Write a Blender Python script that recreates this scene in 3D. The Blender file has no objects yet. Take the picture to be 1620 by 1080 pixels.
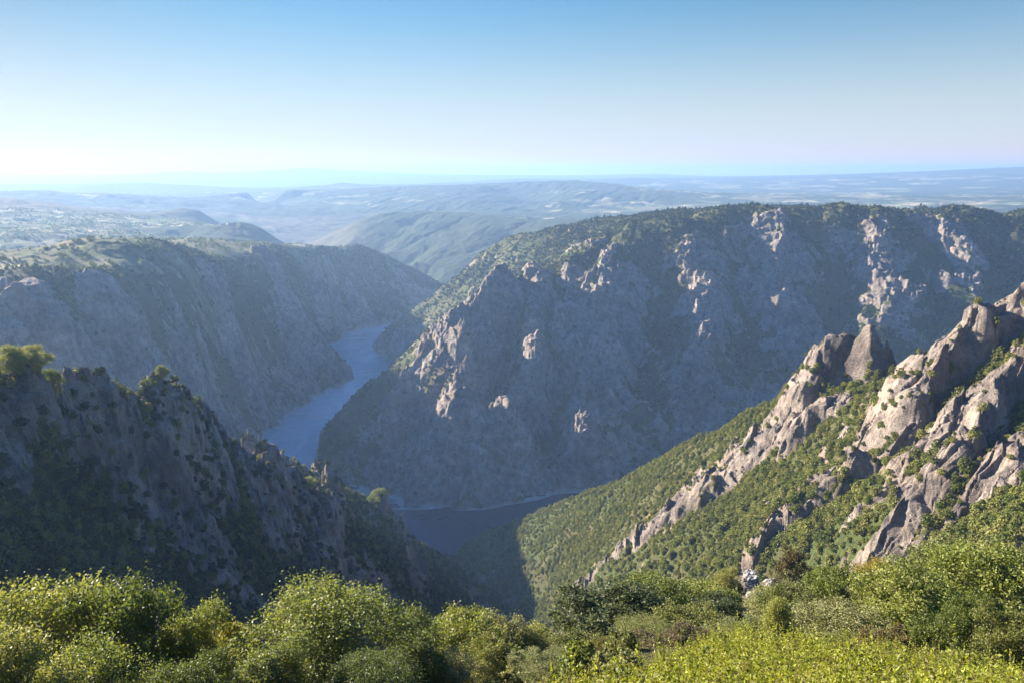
import bpy, math, random, time
import numpy as np
from mathutils import Vector
T0 = time.time()
random.seed(7)
RNG = np.random.default_rng(11)
scene = bpy.context.scene
COL = scene.collection

# ------------------------------------------------------------------ camera
EYE = 500.0                                   # metres above the reservoir
FPX, PITCH = 1260.0, math.radians(12.0)
cam_data = bpy.data.cameras.new("camera")
cam_data.sensor_width = 36.0
cam_data.lens = 36.0 * FPX / 1620.0
cam_data.clip_start = 0.3
cam_data.clip_end = 120000.0
cam = bpy.data.objects.new("camera", cam_data)
COL.objects.link(cam)
cam.location = (0, 0, EYE)
cam.rotation_euler = (math.pi / 2 - PITCH, 0, 0)
scene.camera = cam

# ------------------------------------------------------------------ sky, sun, exposure
SUN_AZ = math.radians(-59.0)                  # measured clockwise from +Y (the view direction)
SUN_EL = math.radians(21.0)
world = bpy.data.worlds.new("World")
scene.world = world
world.use_nodes = True
wn, wl = world.node_tree.nodes, world.node_tree.links
for n in list(wn):
    wn.remove(n)
w_out = wn.new("ShaderNodeOutputWorld")
w_bg = wn.new("ShaderNodeBackground")
w_sky = wn.new("ShaderNodeTexSky")
w_sky.sky_type = 'NISHITA'
w_sky.sun_disc = False
w_sky.sun_elevation = SUN_EL
w_sky.sun_rotation = SUN_AZ
w_sky.altitude = 500.0
w_sky.air_density = 1.0
w_sky.dust_density = 0.4
w_sky.ozone_density = 4.0
w_bg.inputs[1].default_value = 0.05
# the pale layer of summer haze low over the horizon, whiter towards the sun
def wmath(op, a, b=0.0, c=None):
    nd = wn.new("ShaderNodeMath"); nd.operation = op
    for i_, v_ in enumerate((a, b, c)):
        if v_ is None: continue
        if isinstance(v_, (int, float)): nd.inputs[i_].default_value = v_
        else: wl.new(v_, nd.inputs[i_])
    return nd.outputs[0]
w_tc = wn.new("ShaderNodeTexCoord")
w_sep = wn.new("ShaderNodeSeparateXYZ"); wl.new(w_tc.outputs['Generated'], w_sep.inputs[0])
w_dot = wn.new("ShaderNodeVectorMath"); w_dot.operation = 'DOT_PRODUCT'
wl.new(w_tc.outputs['Generated'], w_dot.inputs[0])
w_dot.inputs[1].default_value = (math.sin(SUN_AZ), math.cos(SUN_AZ), 0.12)
w_el = wmath('MAXIMUM', w_sep.outputs['Z'], 0.0)
w_glow = wmath('POWER', wmath('MAXIMUM', w_dot.outputs['Value'], 0.0), 6.0)
w_f = wmath('POWER', 2.718, wmath('MULTIPLY', wmath('POWER', w_el, 2.0), wmath('ADD', wmath('MULTIPLY', w_glow, 24.0), -60.0)))
w_tint = wn.new("ShaderNodeMix"); w_tint.data_type = 'RGBA'; w_tint.blend_type = 'MULTIPLY'
w_tint.inputs[0].default_value = 1.0; w_tint.inputs[7].default_value = (0.29, 0.59, 0.65, 1)
wl.new(w_sky.outputs[0], w_tint.inputs[6])
w_hz = wn.new("ShaderNodeMix"); w_hz.data_type = 'RGBA'
w_hz.inputs[6].default_value = (3.8, 3.85, 3.7, 1); w_hz.inputs[7].default_value = (4.5, 4.3, 4.0, 1)
wl.new(w_glow, w_hz.inputs[0])
w_low = wn.new("ShaderNodeMix"); w_low.data_type = 'RGBA'                 # warm band right at the horizon, offsets the blue of the haze
w_low.inputs[7].default_value = (5.3, 3.3, 2.2, 1)
wl.new(wmath('POWER', 2.718, wmath('MULTIPLY', wmath('POWER', w_el, 2.0), -1500.0)), w_low.inputs[0])
wl.new(w_hz.outputs[2], w_low.inputs[6])
w_up = wn.new("ShaderNodeMix"); w_up.data_type = 'RGBA'; w_up.blend_type = 'MULTIPLY'   # overhead sky, out of view, boosted bluer to tint the shade
w_up.inputs[7].default_value = (0.85, 1.4, 2.3, 1)
w_r = wn.new("ShaderNodeMapRange"); w_r.inputs[1].default_value = .24; w_r.inputs[2].default_value = .5
wl.new(w_sep.outputs['Z'], w_r.inputs[0]); wl.new(w_r.outputs[0], w_up.inputs[0])
w_mix = wn.new("ShaderNodeMix"); w_mix.data_type = 'RGBA'
w_dim = wn.new("ShaderNodeMix"); w_dim.data_type = 'RGBA'; w_dim.blend_type = 'MULTIPLY'
w_dim.inputs[7].default_value = (0.08, 0.13, 0.18, 1)
wl.new(w_glow, w_dim.inputs[0]); wl.new(w_tint.outputs[2], w_up.inputs[6]); wl.new(w_up.outputs[2], w_dim.inputs[6])
wl.new(w_f, w_mix.inputs[0]); wl.new(w_dim.outputs[2], w_mix.inputs[6]); wl.new(w_low.outputs[2], w_mix.inputs[7])
wl.new(w_mix.outputs[2], w_bg.inputs[0])
wl.new(w_bg.outputs[0], w_out.inputs[0])

sun_data = bpy.data.lights.new("sun", 'SUN')
sun_data.energy = 5.0
sun_data.angle = math.radians(0.53)
sun_data.color = (1.0, 0.90, 0.76)
sun = bpy.data.objects.new("sun", sun_data)
COL.objects.link(sun)
sun_dir = Vector((math.sin(SUN_AZ) * math.cos(SUN_EL), math.cos(SUN_AZ) * math.cos(SUN_EL), math.sin(SUN_EL)))
sun.rotation_euler = sun_dir.to_track_quat('Z', 'Y').to_euler()
sun.location = sun_dir * 3000

scene.view_settings.view_transform = 'Standard'
scene.view_settings.look = 'None'
scene.view_settings.exposure = 2.0
scene.view_settings.gamma = 1.0
scene.view_settings.use_curve_mapping = False
scene.render.engine = 'CYCLES'
scene.cycles.max_bounces = 6
scene.cycles.diffuse_bounces = 3
scene.cycles.volume_bounces = 0
scene.cycles.transparent_max_bounces = 8
scene.cycles.use_denoising = True

# ------------------------------------------------------------------ helpers
def ray(px, py):
    u = (px - 810.0) / FPX
    v = (540.0 - py) / FPX
    d = np.array([u, math.cos(PITCH) + v * math.sin(PITCH), -math.sin(PITCH) + v * math.cos(PITCH)])
    return d / math.hypot(d[0], d[1])

def at(px, py, dist):
    """world point seen at a photo pixel, at a horizontal distance from the viewpoint"""
    d = ray(px, py)
    return (d[0] * dist, d[1] * dist, EYE + d[2] * dist)

def on_water(px, py):
    d = ray(px, py)
    s = EYE / -d[2]
    return (d[0] * s, d[1] * s, 0.0)

def polar(azdeg, dist, z):
    a = math.radians(azdeg)
    return (math.sin(a) * dist, math.cos(a) * dist, z)

_TAB = np.random.default_rng(5).random((256, 256)).astype(np.float32) * 2 - 1
def vnoise(x, y):
    xf = np.floor(x); yf = np.floor(y)
    fx = (x - xf).astype(np.float32); fy = (y - yf).astype(np.float32)
    xi = xf.astype(np.int64) & 255; yi = yf.astype(np.int64) & 255
    fx = fx * fx * fx * (fx * (fx * 6 - 15) + 10); fy = fy * fy * fy * (fy * (fy * 6 - 15) + 10)
    x1 = (xi + 1) & 255; y1 = (yi + 1) & 255
    a = _TAB[xi, yi]; b = _TAB[x1, yi]; c = _TAB[xi, y1]; d = _TAB[x1, y1]
    return (a + (b - a) * fx) * (1 - fy) + (c + (d - c) * fx) * fy

def noise(x, y, wl, seed=0.0):
    """smooth value noise of wavelength wl, rotated per seed"""
    a = 0.6 + seed * 2.4
    c, s = math.cos(a), math.sin(a)
    return vnoise((x * c - y * s) / wl * 1.7 + seed * 17.3, (x * s + y * c) / wl * 1.7 + seed * 41.7)

def smooth(e0, e1, x):
    t = np.clip((x - e0) / (e1 - e0), 0, 1)
    return t * t * (3 - 2 * t)

# ------------------------------------------------------------------ terrain control lines
# each: (list of points, region, rock share, roughness)
REG = ['grassy_slope', 'rocky_ridge', 'crag_hillside', 'canyon_wall', 'plateau', 'hills']
LINES = []
def line(pts, reg, rock=0.5, rough=1.0, drop=None, back=1.06):
    p = np.array(pts, float)
    LINES.append((p, REG.index(reg), rock, rough))
    if drop is not None:                      # ground falls away behind this crest
        q = p.copy(); rr = np.hypot(p[:, 0], p[:, 1])
        q[:, :2] *= back; q[:, 2] -= drop * rr
        LINES.append((q, REG.index(reg), rock, rough))

A, W, PO = at, on_water, polar
# --- viewpoint slope
line([PO(-180, 4000, 520), PO(-120, 4000, 510), PO(120, 4000, 520), PO(90, 4000, 500)], 'plateau', .1, .6)
line([PO(-150, 1200, 520), PO(150, 1200, 530), PO(180, 700, 530), PO(180, 300, 520)], 'plateau', .1, .6)
line([PO(-90, 60, 497), PO(-120, 60, 503), PO(180, 60, 506), PO(120, 60, 503), PO(90, 60, 495)], 'grassy_slope', .1, .4)
line([(0, -12, 500.5), (0, 0, 498.3), (-4, 2, 497.4), (4, 2, 497.5)], 'grassy_slope', .05, .3)
line([PO(-30, 12, 490.0), PO(0, 12, 490.2), PO(20, 12, 490.9), PO(33, 12, 491.2)], 'grassy_slope', .05, .3)
line([PO(-45, 25, 480), PO(-30, 25, 478.5), PO(-12, 25, 479), PO(0, 25, 482), PO(10, 25, 484), PO(20, 25, 484.6), PO(32, 25, 484.8), PO(45, 25, 485.5)], 'grassy_slope', .05, .3)
line([PO(-45, 50, 464), PO(-25, 50, 459), PO(-8, 50, 461), PO(6, 50, 466), PO(16, 50, 469), PO(32, 50, 471), PO(45, 50, 473)], 'grassy_slope', .05, .3)
line([PO(-40, 100, 426), PO(-15, 100, 420), PO(0, 100, 425), PO(10, 100, 436), PO(15, 100, 446), PO(17, 90, 451), PO(19, 90, 451.6), PO(22.5, 90, 451), PO(17, 98, 448.6), PO(19.5, 98, 449.3), PO(22.5, 98, 449.2), PO(25, 100, 447.6), PO(32, 100, 447)], 'grassy_slope', .1, .4)
line([PO(-15, 160, 365), PO(0, 160, 370), PO(10, 160, 385), PO(20, 160, 402), PO(32, 160, 400), PO(45, 160, 410)], 'grassy_slope', .1, .5)
line([PO(-8, 240, 305), PO(4, 250, 300), PO(16, 250, 325), PO(30, 230, 352)], 'crag_hillside', .2, .6)
# --- gully between the ridges, running out to the confluence
line([PO(-60, 150, 400), PO(-40, 170, 350), PO(-28, 190, 320), PO(-16, 260, 268), PO(-8, 360, 215), PO(-1, 450, 165), PO(1.5, 600, 100), PO(2, 700, 62), PO(0, 820, 28), PO(-3, 930, 2), PO(-4.5, 1000, -10)], 'crag_hillside', .15, .5)
line([PO(60, 250, 400), PO(40, 265, 350), PO(30, 300, 305), PO(20, 380, 245), PO(9, 480, 165), PO(4, 590, 104)], 'crag_hillside', .2, .6)
# --- rocky ridge on the near side (left of the gully)
line([PO(-75, 260, 455), PO(-50, 270, 445), A(-150, 620, 280), A(0, 628, 300), A(60, 634, 312), A(110, 622, 340), A(150, 616, 355), A(190, 612, 375), A(240, 628, 400), A(285, 640, 430), A(330, 668, 458), A(375, 712, 495),
      A(425, 732, 530), A(470, 748, 560), A(520, 765, 600), A(560, 782, 645), A(600, 812, 690), A(640, 842, 730), A(690, 880, 790), A(712, 905, 840)], 'rocky_ridge', .42, 1.0, drop=.05, back=1.07)
line([A(-100, 800, 235), A(0, 760, 262), A(80, 830, 255), A(200, 850, 300), A(300, 850, 350), A(400, 870, 420), A(500, 900, 490), A(600, 940, 560), A(680, 960, 620), A(740, 950, 700)], 'rocky_ridge', .4, 1.0)
line([A(100, 960, 215), A(300, 960, 300), A(450, 960, 400), A(560, 985, 470)], 'rocky_ridge', .35, 1.0)
# second outcrop behind the ridge
line([A(382, 716, 640), A(420, 712, 650), A(450, 715, 655), A(482, 742, 660)], 'rocky_ridge', .8, 1.0, drop=.05)
line([A(500, 752, 690), A(545, 775, 720), A(590, 800, 760), A(618, 830, 790)], 'rocky_ridge', .5, .8)
# its far side, down to the water
line([PO(-60, 420, 300), PO(-50, 450, 280), PO(-38, 490, 250), PO(-30, 560, 225), PO(-25, 660, 180), PO(-20, 780, 130), PO(-15, 850, 80), PO(-10, 900, 35)], 'rocky_ridge', .5, .9)
line([PO(-60, 660, 2), PO(-42, 720, 2), PO(-31, 810, 2), PO(-25, 920, 2), PO(-20, 1040, 2), PO(-16, 1050, 2), PO(-13, 1010, 2), PO(-9, 960, 2), PO(-5.5, 945, 3)], 'rocky_ridge', .6, .8)
# --- crag hillside on the right
line([PO(60, 480, 470), PO(45, 520, 455), A(1680, 520, 520), A(1620, 540, 522), A(1585, 560, 524), A(1550, 580, 526), A(1500, 600, 530), A(1465, 608, 536), A(1430, 612, 545), A(1412, 610, 560), A(1370, 600, 590), A(1290, 607, 610), A(1240, 628, 628), A(1180, 655, 650), A(1110, 690, 700), A(1000, 752, 800), A(930, 778, 860), A(850, 803, 930), A(790, 832, 970), A(735, 858, 1000)], 'crag_hillside', .12, .4, drop=.045)
line([A(1620, 850, 330), A(1500, 870, 350), A(1400, 860, 375), A(1250, 870, 420), A(1100, 900, 470), A(1000, 925, 520), A(900, 960, 600)], 'crag_hillside', .2, .6)
line([A(1620, 700, 420), A(1500, 700, 440), A(1400, 760, 450), A(1300, 780, 470), A(1200, 780, 520), A(1100, 800, 580), A(1000, 840, 640), A(900, 880, 740), A(800, 900, 840), A(760, 905, 880)], 'crag_hillside', .10, .45)
# far side of that ridge
line([PO(45, 700, 330), PO(33, 720, 300), PO(24, 780, 200), PO(17, 850, 110), PO(10, 940, 60), PO(4, 1000, 20)], 'crag_hillside', .4, .8)
line([PO(60, 1150, 60), PO(45, 1120, 10), PO(34, 1120, 2), PO(24, 1080, 2), PO(16, 1060, 2), PO(9, 1065, 2), PO(3, 1060, 2), PO(-1, 1040, 2), PO(-3, 1012, 2)], 'crag_hillside', .4, .7)
# --- river bed
line([PO(60, 1250, -25), PO(45, 1190, -25), PO(34, 1180, -25), PO(24, 1150, -25), PO(16, 1130, -25), PO(9, 1125, -25), PO(3, 1110, -25), PO(-3, 1065, -25), PO(-8, 1040, -25), PO(-13, 1080, -25), PO(-17, 1180, -25), W(445, 715), W(490, 665), W(545, 625), W(590, 590), W(570, 560), W(545, 543), W(580, 524)], 'canyon_wall', .6, .4)
LINES[-1][0][:, 2] = -25
line([PO(-21, 1170, -20), PO(-25, 1010, -20), PO(-31, 890, -20), PO(-42, 790, -20), PO(-60, 740, -20)], 'canyon_wall', .6, .4)
line([PO(-9.0, 2500, -20), PO(-7.6, 2560, -20), PO(-6, 2700, -20), PO(-3, 2820, -20), PO(2, 3000, -20)], 'canyon_wall', .6, .4)
for q_ in ([W(404, 712), W(432, 690), W(472, 664), W(514, 636), W(550, 620), W(576, 604), W(570, 588), W(550, 573), W(530, 561), W(526, 549), W(545, 536), W(580, 524)],
           [W(492, 714), W(497, 690), W(520, 658), W(548, 630), W(584, 602), W(607, 582), W(590, 566), W(578, 548), W(592, 527)],
           [PO(-14.5, 1230, 0), PO(-12.5, 1150, 0), PO(-10, 1110, 0), W(640, 815), W(720, 818), W(800, 808), W(860, 799), PO(7, 1180, 0), PO(16, 1195, 0)]):
    line(q_, 'canyon_wall', .6, .3)
    LINES[-1][0][:, 2] = -14
# --- left canyon wall: shore, mid-wall, rim
line([PO(-60, 800, 2), PO(-42, 850, 2), PO(-32, 960, 2), PO(-26, 1090, 2), PO(-22, 1260, 2), W(388, 708), W(415, 684), W(455, 658), W(500, 628), W(540, 610), W(560, 600), W(556, 588), W(535, 572), W(516, 560), W(512, 546), W(535, 530), W(570, 520), W(592, 516), PO(-8, 2700, 2), PO(-6.2, 2830, 2), PO(-4, 2950, 2)], 'canyon_wall', .8, .8)
LINES[-1][0][:, 2] = 1.5
line([PO(-60, 1150, 330), PO(-45, 1130, 325), A(-80, 480, 1180), A(0, 470, 1200), A(60, 462, 1215), A(85, 450, 1250), A(180, 447, 1330), A(260, 451, 1450), A(330, 440, 1650), A(400, 418, 1950), A(470, 402, 2280), A(505, 397, 2480), A(540, 394, 2780), A(575, 391, 2920), A(610, 402, 3020), A(650, 422, 3130), A(678, 438, 3220)], 'canyon_wall', .35, .22)
line([A(20, 540, 1090), A(150, 560, 1170), A(250, 600, 1290), A(330, 640, 1400)], 'canyon_wall', .8, 1.0)
line([A(400, 560, 1720), A(470, 560, 1880)], 'canyon_wall', .7, 1.0)
line([A(545, 470, 2640), A(600, 470, 2820)], 'canyon_wall', .3, .6)
line([PO(-4.5, 3250, 20), PO(-8, 3330, 60), PO(-11, 3200, 150)], 'canyon_wall', .3, .6)
# --- left plateau
line([PO(-60, 1600, 335), A(0, 425, 1430), A(120, 425, 1430), A(230, 424, 1470), A(290, 412, 1600)], 'plateau', .1, .07)
line([A(-80, 400, 1800), A(0, 398, 1800), A(120, 399, 1800), A(240, 397, 1850), A(300, 396, 1900), A(360, 395, 1980), A(450, 392, 2450), A(540, 391, 2950)], 'plateau', .1, .07)
line([PO(-45, 2500, 270), PO(-32, 2500, 255), PO(-26, 2500, 250), PO(-20, 2700, 225), PO(-15, 3150, 180), PO(-11, 3300, 110)], 'plateau', .1, .4)
line([A(0, 372, 3100), A(100, 370, 3100), A(200, 370, 3100), A(280, 378, 3000)], 'plateau', .1, .35)
line([A(0, 345, 3800), A(100, 350, 3800), A(200, 352, 3800), A(300, 354, 3800), A(330, 352, 3900)], 'plateau', .1, .35)
line([A(295, 376, 3400), A(330, 362, 3450), A(375, 351, 3500), A(405, 357, 3500), A(435, 374, 3520), A(462, 390, 3550)], 'hills', .1, .5)
line([A(-80, 305, 4800), A(0, 311, 4700), A(70, 318, 4700), A(140, 330, 4650), A(200, 338, 4600), A(250, 339, 4600), A(290, 329, 4600), A(310, 328, 4600), A(345, 352, 4600)], 'hills', .1, .4)
line([PO(-38, 5500, 250), PO(-28, 5500, 240), PO(-22, 5400, 220), PO(-18, 5000, 120), PO(-15, 4400, 60), PO(-12, 3800, 30), PO(-8, 3500, 10)], 'hills', .1, .5)
line([A(-80, 303, 6600), A(0, 303, 6600), A(80, 303, 6600), A(170, 308, 6600), A(250, 316, 6600), A(320, 330, 6500)], 'hills', .1, .5)
line([PO(-38, 8200, 280), PO(-28, 8200, 270), PO(-20, 8000, 240), PO(-17, 7000, 150)], 'hills', .1, .5)
line([A(-80, 292, 10500), A(60, 293, 10500), A(160, 291, 10500), A(250, 289, 10500), A(330, 295, 10500), A(400, 302, 10500)], 'hills', .1, .5)
line([PO(-38, 14000, 250), PO(-28, 14000, 250), PO(-18, 14000, 250), PO(-8, 14000, 260), PO(0, 14500, 300)], 'hills', .1, .5)
line([A(-100, 278, 20000), A(0, 279, 20000), A(50, 277, 20000), A(100, 281, 20000), A(200, 278, 20000), A(250, 273, 20000), A(310, 271, 20000), A(360, 277, 20000), A(420, 270, 20000), A(490, 266, 20000), A(560, 271, 20000), A(640, 275, 20000), A(720, 277, 20000), A(900, 279, 20000), A(1040, 275, 21000), A(1100, 279, 21000)], 'hills', .1, .35)
# --- middle mesa beyond the bend
line([A(337, 332, 6300), A(362, 314, 6600), A(392, 300, 7000), A(450, 299, 7200), A(510, 301, 7300), A(560, 300, 7400), A(630, 296, 7500), A(700, 294, 7600), A(760, 293, 7700), A(830, 289, 7800), A(890, 286, 7900), A(945, 290, 8000), A(1010, 296, 8200), A(1080, 304, 8200)], 'hills', .15, .5)
line([A(420, 385, 5000), A(480, 388, 4800), A(520, 380, 5000), A(560, 352, 5700), A(640, 335, 5900), A(740, 330, 6000), A(830, 330, 6100), A(930, 327, 6200), A(1000, 322, 6400)], 'hills', .1, .5)
line([A(770, 300, 7300), A(790, 315, 6700), A(740, 325, 6200)], 'hills', .1, .4)
line([A(810, 305, 7300), A(850, 322, 6500)], 'hills', .1, .4)
line([A(940, 300, 7400), A(880, 325, 6300)], 'hills', .1, .4)
LINES[-1][0][:, 2] += 35
LINES[-3][0][:, 2] += 35
LINES[-2][0][:, 2] -= 25
line([A(470, 298, 9500), A(540, 289, 9500), A(620, 294, 9500)], 'hills', .1, .4)
line([PO(-14, 8400, 300), PO(-6, 8700, 320), PO(2, 9000, 330), PO(8, 9300, 290)], 'hills', .1, .5)
line([A(820, 283, 12500), A(940, 285, 12500), A(985, 281, 12500), A(1060, 284, 12500), A(1150, 286, 12500)], 'hills', .1, .4)
# --- shelf with fields and its spurs
line([A(600, 338, 4700), A(640, 334, 4800), A(700, 336, 4900), A(780, 343, 4800), A(850, 350, 4500), A(930, 356, 4200)], 'hills', .1, .35)
line([A(600, 338, 4700), A(580, 345, 4600), A(568, 360, 4400), A(556, 378, 4200), A(545, 392, 4050)], 'hills', .1, .4)
line([A(690, 340, 4600), A(665, 352, 4400), A(640, 372, 4200), A(620, 392, 4000), A(608, 400, 3900)], 'hills', .1, .4)
line([A(780, 348, 4400), A(745, 358, 4200), A(710, 378, 4000), A(680, 402, 3800), A(655, 418, 3650)], 'hills', .1, .4)
line([A(870, 356, 4100), A(840, 366, 3950), A(790, 395, 3700)], 'hills', .1, .4)
line([PO(-9.5, 4050, 95), PO(-8.2, 4250, 150), PO(-7, 4500, 200)], 'hills', .1, .4)
line([PO(-7.2, 3800, 75), PO(-5.8, 4000, 130), PO(-4, 4300, 185)], 'hills', .1, .4)
line([PO(-4.6, 3500, 60), PO(-2.5, 3700, 110), PO(0, 4000, 150)], 'hills', .1, .4)
line([PO(-13, 4100, 30), PO(-8, 3650, 20), PO(-5, 3350, 10), PO(-2, 3200, 5)], 'hills', .1, .5)
# --- right farmland and far rise
line([PO(5, 4200, 250), PO(10, 4200, 240), PO(20, 4200, 240), PO(34, 4200, 250)], 'hills', .05, .25)
line([A(940, 345, 5200), A(1100, 325, 6200), A(1250, 318, 6700), A(1400, 318, 6700), A(1620, 322, 6400)], 'hills', .05, .2)
line([A(1080, 305, 9500), A(1200, 300, 10500), A(1400, 298, 11000), A(1620, 300, 10500)], 'hills', .05, .25)
line([A(1130, 287, 12500), A(1250, 284, 12500), A(1380, 284, 12500), A(1500, 283, 12500), A(1620, 283, 12500)], 'hills', .05, .3)
line([A(1150, 281, 17000), A(1240, 278, 17000), A(1330, 277, 17000), A(1400, 274, 16000), A(1480, 271, 15500), A(1560, 267, 15000), A(1620, 264, 15000), A(1720, 266, 15000)], 'hills', .05, .35)
for r, z in ((27000, 330), (39000, 300)):
    line([PO(a, r, z) for a in (-60, -40, -25, -10, 0, 10, 25, 40, 60)], 'hills', .05, .2)
for r, z in ((8000, 420), (20000, 420), (38000, 400)):
    line([PO(a, r, z) for a in (-170, -130, -90, 90, 130, 170)], 'hills', .05, .2)
# --- great canyon wall on the right: shore, spine, crest
line([W(505, 706), W(498, 722), W(500, 740), PO(-13.2, 1240, 2), PO(-12, 1190, 2), W(585, 798), W(620, 806), W(660, 806), W(712, 800), W(722, 807), W(742, 806), W(800, 798), W(856, 790), W(870, 782), W(935, 776), PO(10, 1230, 2), PO(16, 1310, 2), PO(24, 1410, 2), PO(34, 1500, 2), PO(45, 1550, 2), PO(60, 1650, 2)], 'canyon_wall', .8, 1.0)
LINES[-1][0][:, 2] = 1.5
line([W(508, 690), W(530, 662), W(560, 630), W(598, 600), W(622, 578)], 'canyon_wall', .8, .9)
LINES[-1][0][:, 2] = 1.5
line([W(640, 572), W(620, 572), W(600, 562), W(590, 548), W(600, 525), PO(-7, 2480, 2), PO(-4, 2550, 2), PO(2, 2900, 2)], 'canyon_wall', .7, .8)
LINES[-1][0][:, 2] = 1.5
line([A(512, 712, 1335), A(535, 665, 1375), A(562, 630, 1410), A(590, 603, 1440), A(622, 578, 1470), A(660, 550, 1500), A(700, 522, 1525), A(740, 497, 1550), A(775, 470, 1575), A(800, 454, 1590), A(830, 446, 1620), A(860, 432, 1680), A(900, 405, 1780), A(930, 383, 1840), A(950, 370, 1880), A(1000, 352, 1910),
      A(1080, 339, 1900), A(1150, 328, 1940), A(1200, 322, 1970), A(1270, 319, 1990), A(1340, 318, 2010), A(1390, 324, 2020), A(1440, 329, 2050), A(1540, 330, 2130), A(1620, 335, 2230), A(1700, 337, 2320)], 'canyon_wall', .4, .55, drop=.006, back=1.03)
line([PO(45, 2300, 410), PO(60, 2400, 420)], 'canyon_wall', .4, .6)
# lit face of the spine and ribs of the wall
line([A(640, 600, 1430), A(640, 660, 1360), A(630, 720, 1290), A(620, 760, 1235)], 'canyon_wall', .9, 1.0)
line([A(775, 478, 1545), A(745, 525, 1420), A(735, 600, 1270), A(728, 680, 1190), A(720, 750, 1155)], 'canyon_wall', .85, 1.0)
line([A(822, 480, 1600), A(808, 560, 1520), A(778, 640, 1440), A(744, 725, 1310)], 'canyon_wall', .05, .6)      # the straight gully
line([A(865, 480, 1540), A(850, 570, 1390), A(815, 650, 1270), A(795, 740, 1185)], 'canyon_wall', .95, 1.0)
line([A(915, 520, 1590), A(900, 580, 1500), A(880, 660, 1400), A(862, 740, 1270)], 'canyon_wall', .05, .6)
line([A(965, 480, 1610), A(955, 540, 1480), A(940, 620, 1350), A(925, 700, 1250)], 'canyon_wall', .9, 1.0)
line([A(1045, 440, 1780), A(1020, 540, 1620), A(1000, 640, 1440)], 'canyon_wall', .08, .6)
line([A(1130, 420, 1780), A(1110, 520, 1570), A(1090, 620, 1410)], 'canyon_wall', .85, .9)
line([A(1195, 440, 1830), A(1185, 500, 1740), A(1170, 560, 1650)], 'canyon_wall', .05, .5)
line([A(1250, 400, 1860), A(1240, 480, 1730), A(1220, 560, 1600)], 'canyon_wall', .5, .7)
line([A(1340, 430, 1870), A(1320, 500, 1770)], 'canyon_wall', .35, .6)
line([A(1420, 400, 1910), A(1420, 480, 1780)], 'canyon_wall', .45, .7)
line([A(1530, 400, 2000), A(1540, 440, 1910)], 'canyon_wall', .4, .6)
# spur behind the spine
line([A(598, 530, 2330), A(625, 505, 2330), A(655, 484, 2330), A(690, 455, 2330), A(720, 431, 2340), A(760, 400, 2370), A(800, 379, 2400), A(850, 370, 2450), A(900, 364, 2500), A(950, 352, 2500), A(1010, 342, 2500)], 'canyon_wall', .28, .6, drop=.02, back=1.04)
line([A(760, 440, 2200), A(720, 480, 2120), A(680, 520, 2060), A(650, 556, 2010)], 'canyon_wall', .4, .7)
line([PO(-8.0, 1750, 12), PO(-6.5, 1790, 60), PO(-4, 1850, 120), PO(-1, 1930, 200), PO(1.5, 2050, 270), PO(4, 2150, 320)], 'canyon_wall', .3, .7)
line([PO(-5, 2700, 60), PO(0, 2850, 120), PO(4, 3000, 200), PO(8, 3000, 280)], 'canyon_wall', .3, .7)
line([A(1100, 345, 2450), A(1200, 335, 2450), A(1300, 330, 2450), A(1450, 335, 2550), A(1600, 340, 2700)], 'plateau', .1, .3)
line([PO(10, 3100, 330), PO(20, 3000, 330), PO(33, 3100, 330), PO(45, 3100, 340)], 'plateau', .1, .3)

# fins and slabs: (pixel, distance) crest, height, width uphill, width on the steep side
FINS = []
def fin(pts, h, wl_, wr_):
    FINS.append((np.array([A(*p) for p in pts])[:, :2], h, wl_, wr_))
fin([(1388, 520, 585), (1355, 560, 592), (1315, 605, 592), (1285, 640, 585)], 38, 32, 15)
fin([(1600, 470, 515), (1500, 560, 505), (1450, 640, 480), (1390, 740, 455), (1320, 810, 445)], 32, 66, 10)
fin([(1650, 540, 470), (1600, 600, 455), (1540, 690, 430), (1480, 790, 400), (1440, 870, 375)], 20, 50, 12)
fin([(1660, 700, 400), (1600, 760, 385), (1560, 830, 365)], 12, 22, 7)
fin([(1255, 735, 540), (1175, 790, 555), (1085, 850, 570), (1005, 905, 585), (920, 958, 600)], 14, 60, 12)
# pale ribs on the shaded ridge
fin([(120, 665, 326), (90, 705, 311), (50, 760, 292)], 14, 15, 10)
fin([(40, 665, 288), (10, 710, 277), (-30, 760, 265)], 9, 13, 9)
fin([(182, 672, 360), (160, 715, 345), (110, 800, 320)], 14, 16, 10)
fin([(298, 700, 420), (300, 760, 400), (270, 850, 370)], 22, 20, 12)
fin([(357, 735, 465), (350, 800, 438), (330, 900, 395)], 18, 18, 12)
fin([(437, 782, 525), (430, 835, 492), (420, 890, 455)], 18, 20, 12)
fin([(540, 812, 598), (540, 862, 565), (540, 930, 510)], 18, 20, 12)
fin([(640, 872, 708), (640, 910, 675), (650, 960, 620)], 12, 18, 9)

NEAR_FINS = len(FINS)
fin([(790, 465, 1590), (748, 525, 1430), (737, 600, 1290), (730, 680, 1200), (722, 755, 1158)], 34, 130, 42)
fin([(850, 462, 1600), (838, 560, 1440), (812, 640, 1320), (800, 700, 1250)], 46, 60, 60)
fin([(795, 668, 1290), (782, 720, 1220), (775, 775, 1165)], 36, 50, 55)
fin([(905, 470, 1660), (930, 560, 1500), (905, 640, 1370), (885, 740, 1230)], 46, 70, 75)
fin([(990, 450, 1720), (985, 560, 1520), (1000, 650, 1370)], 42, 70, 60)
fin([(1105, 430, 1790), (1122, 530, 1590), (1112, 620, 1440)], 38, 90, 50)
fin([(1170, 390, 1880), (1190, 470, 1740)], 22, 60, 50)
fin([(1240, 400, 1880), (1245, 500, 1720), (1230, 570, 1600)], 30, 80, 60)
fin([(1370, 385, 1950), (1400, 480, 1790)], 26, 90, 60)
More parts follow.
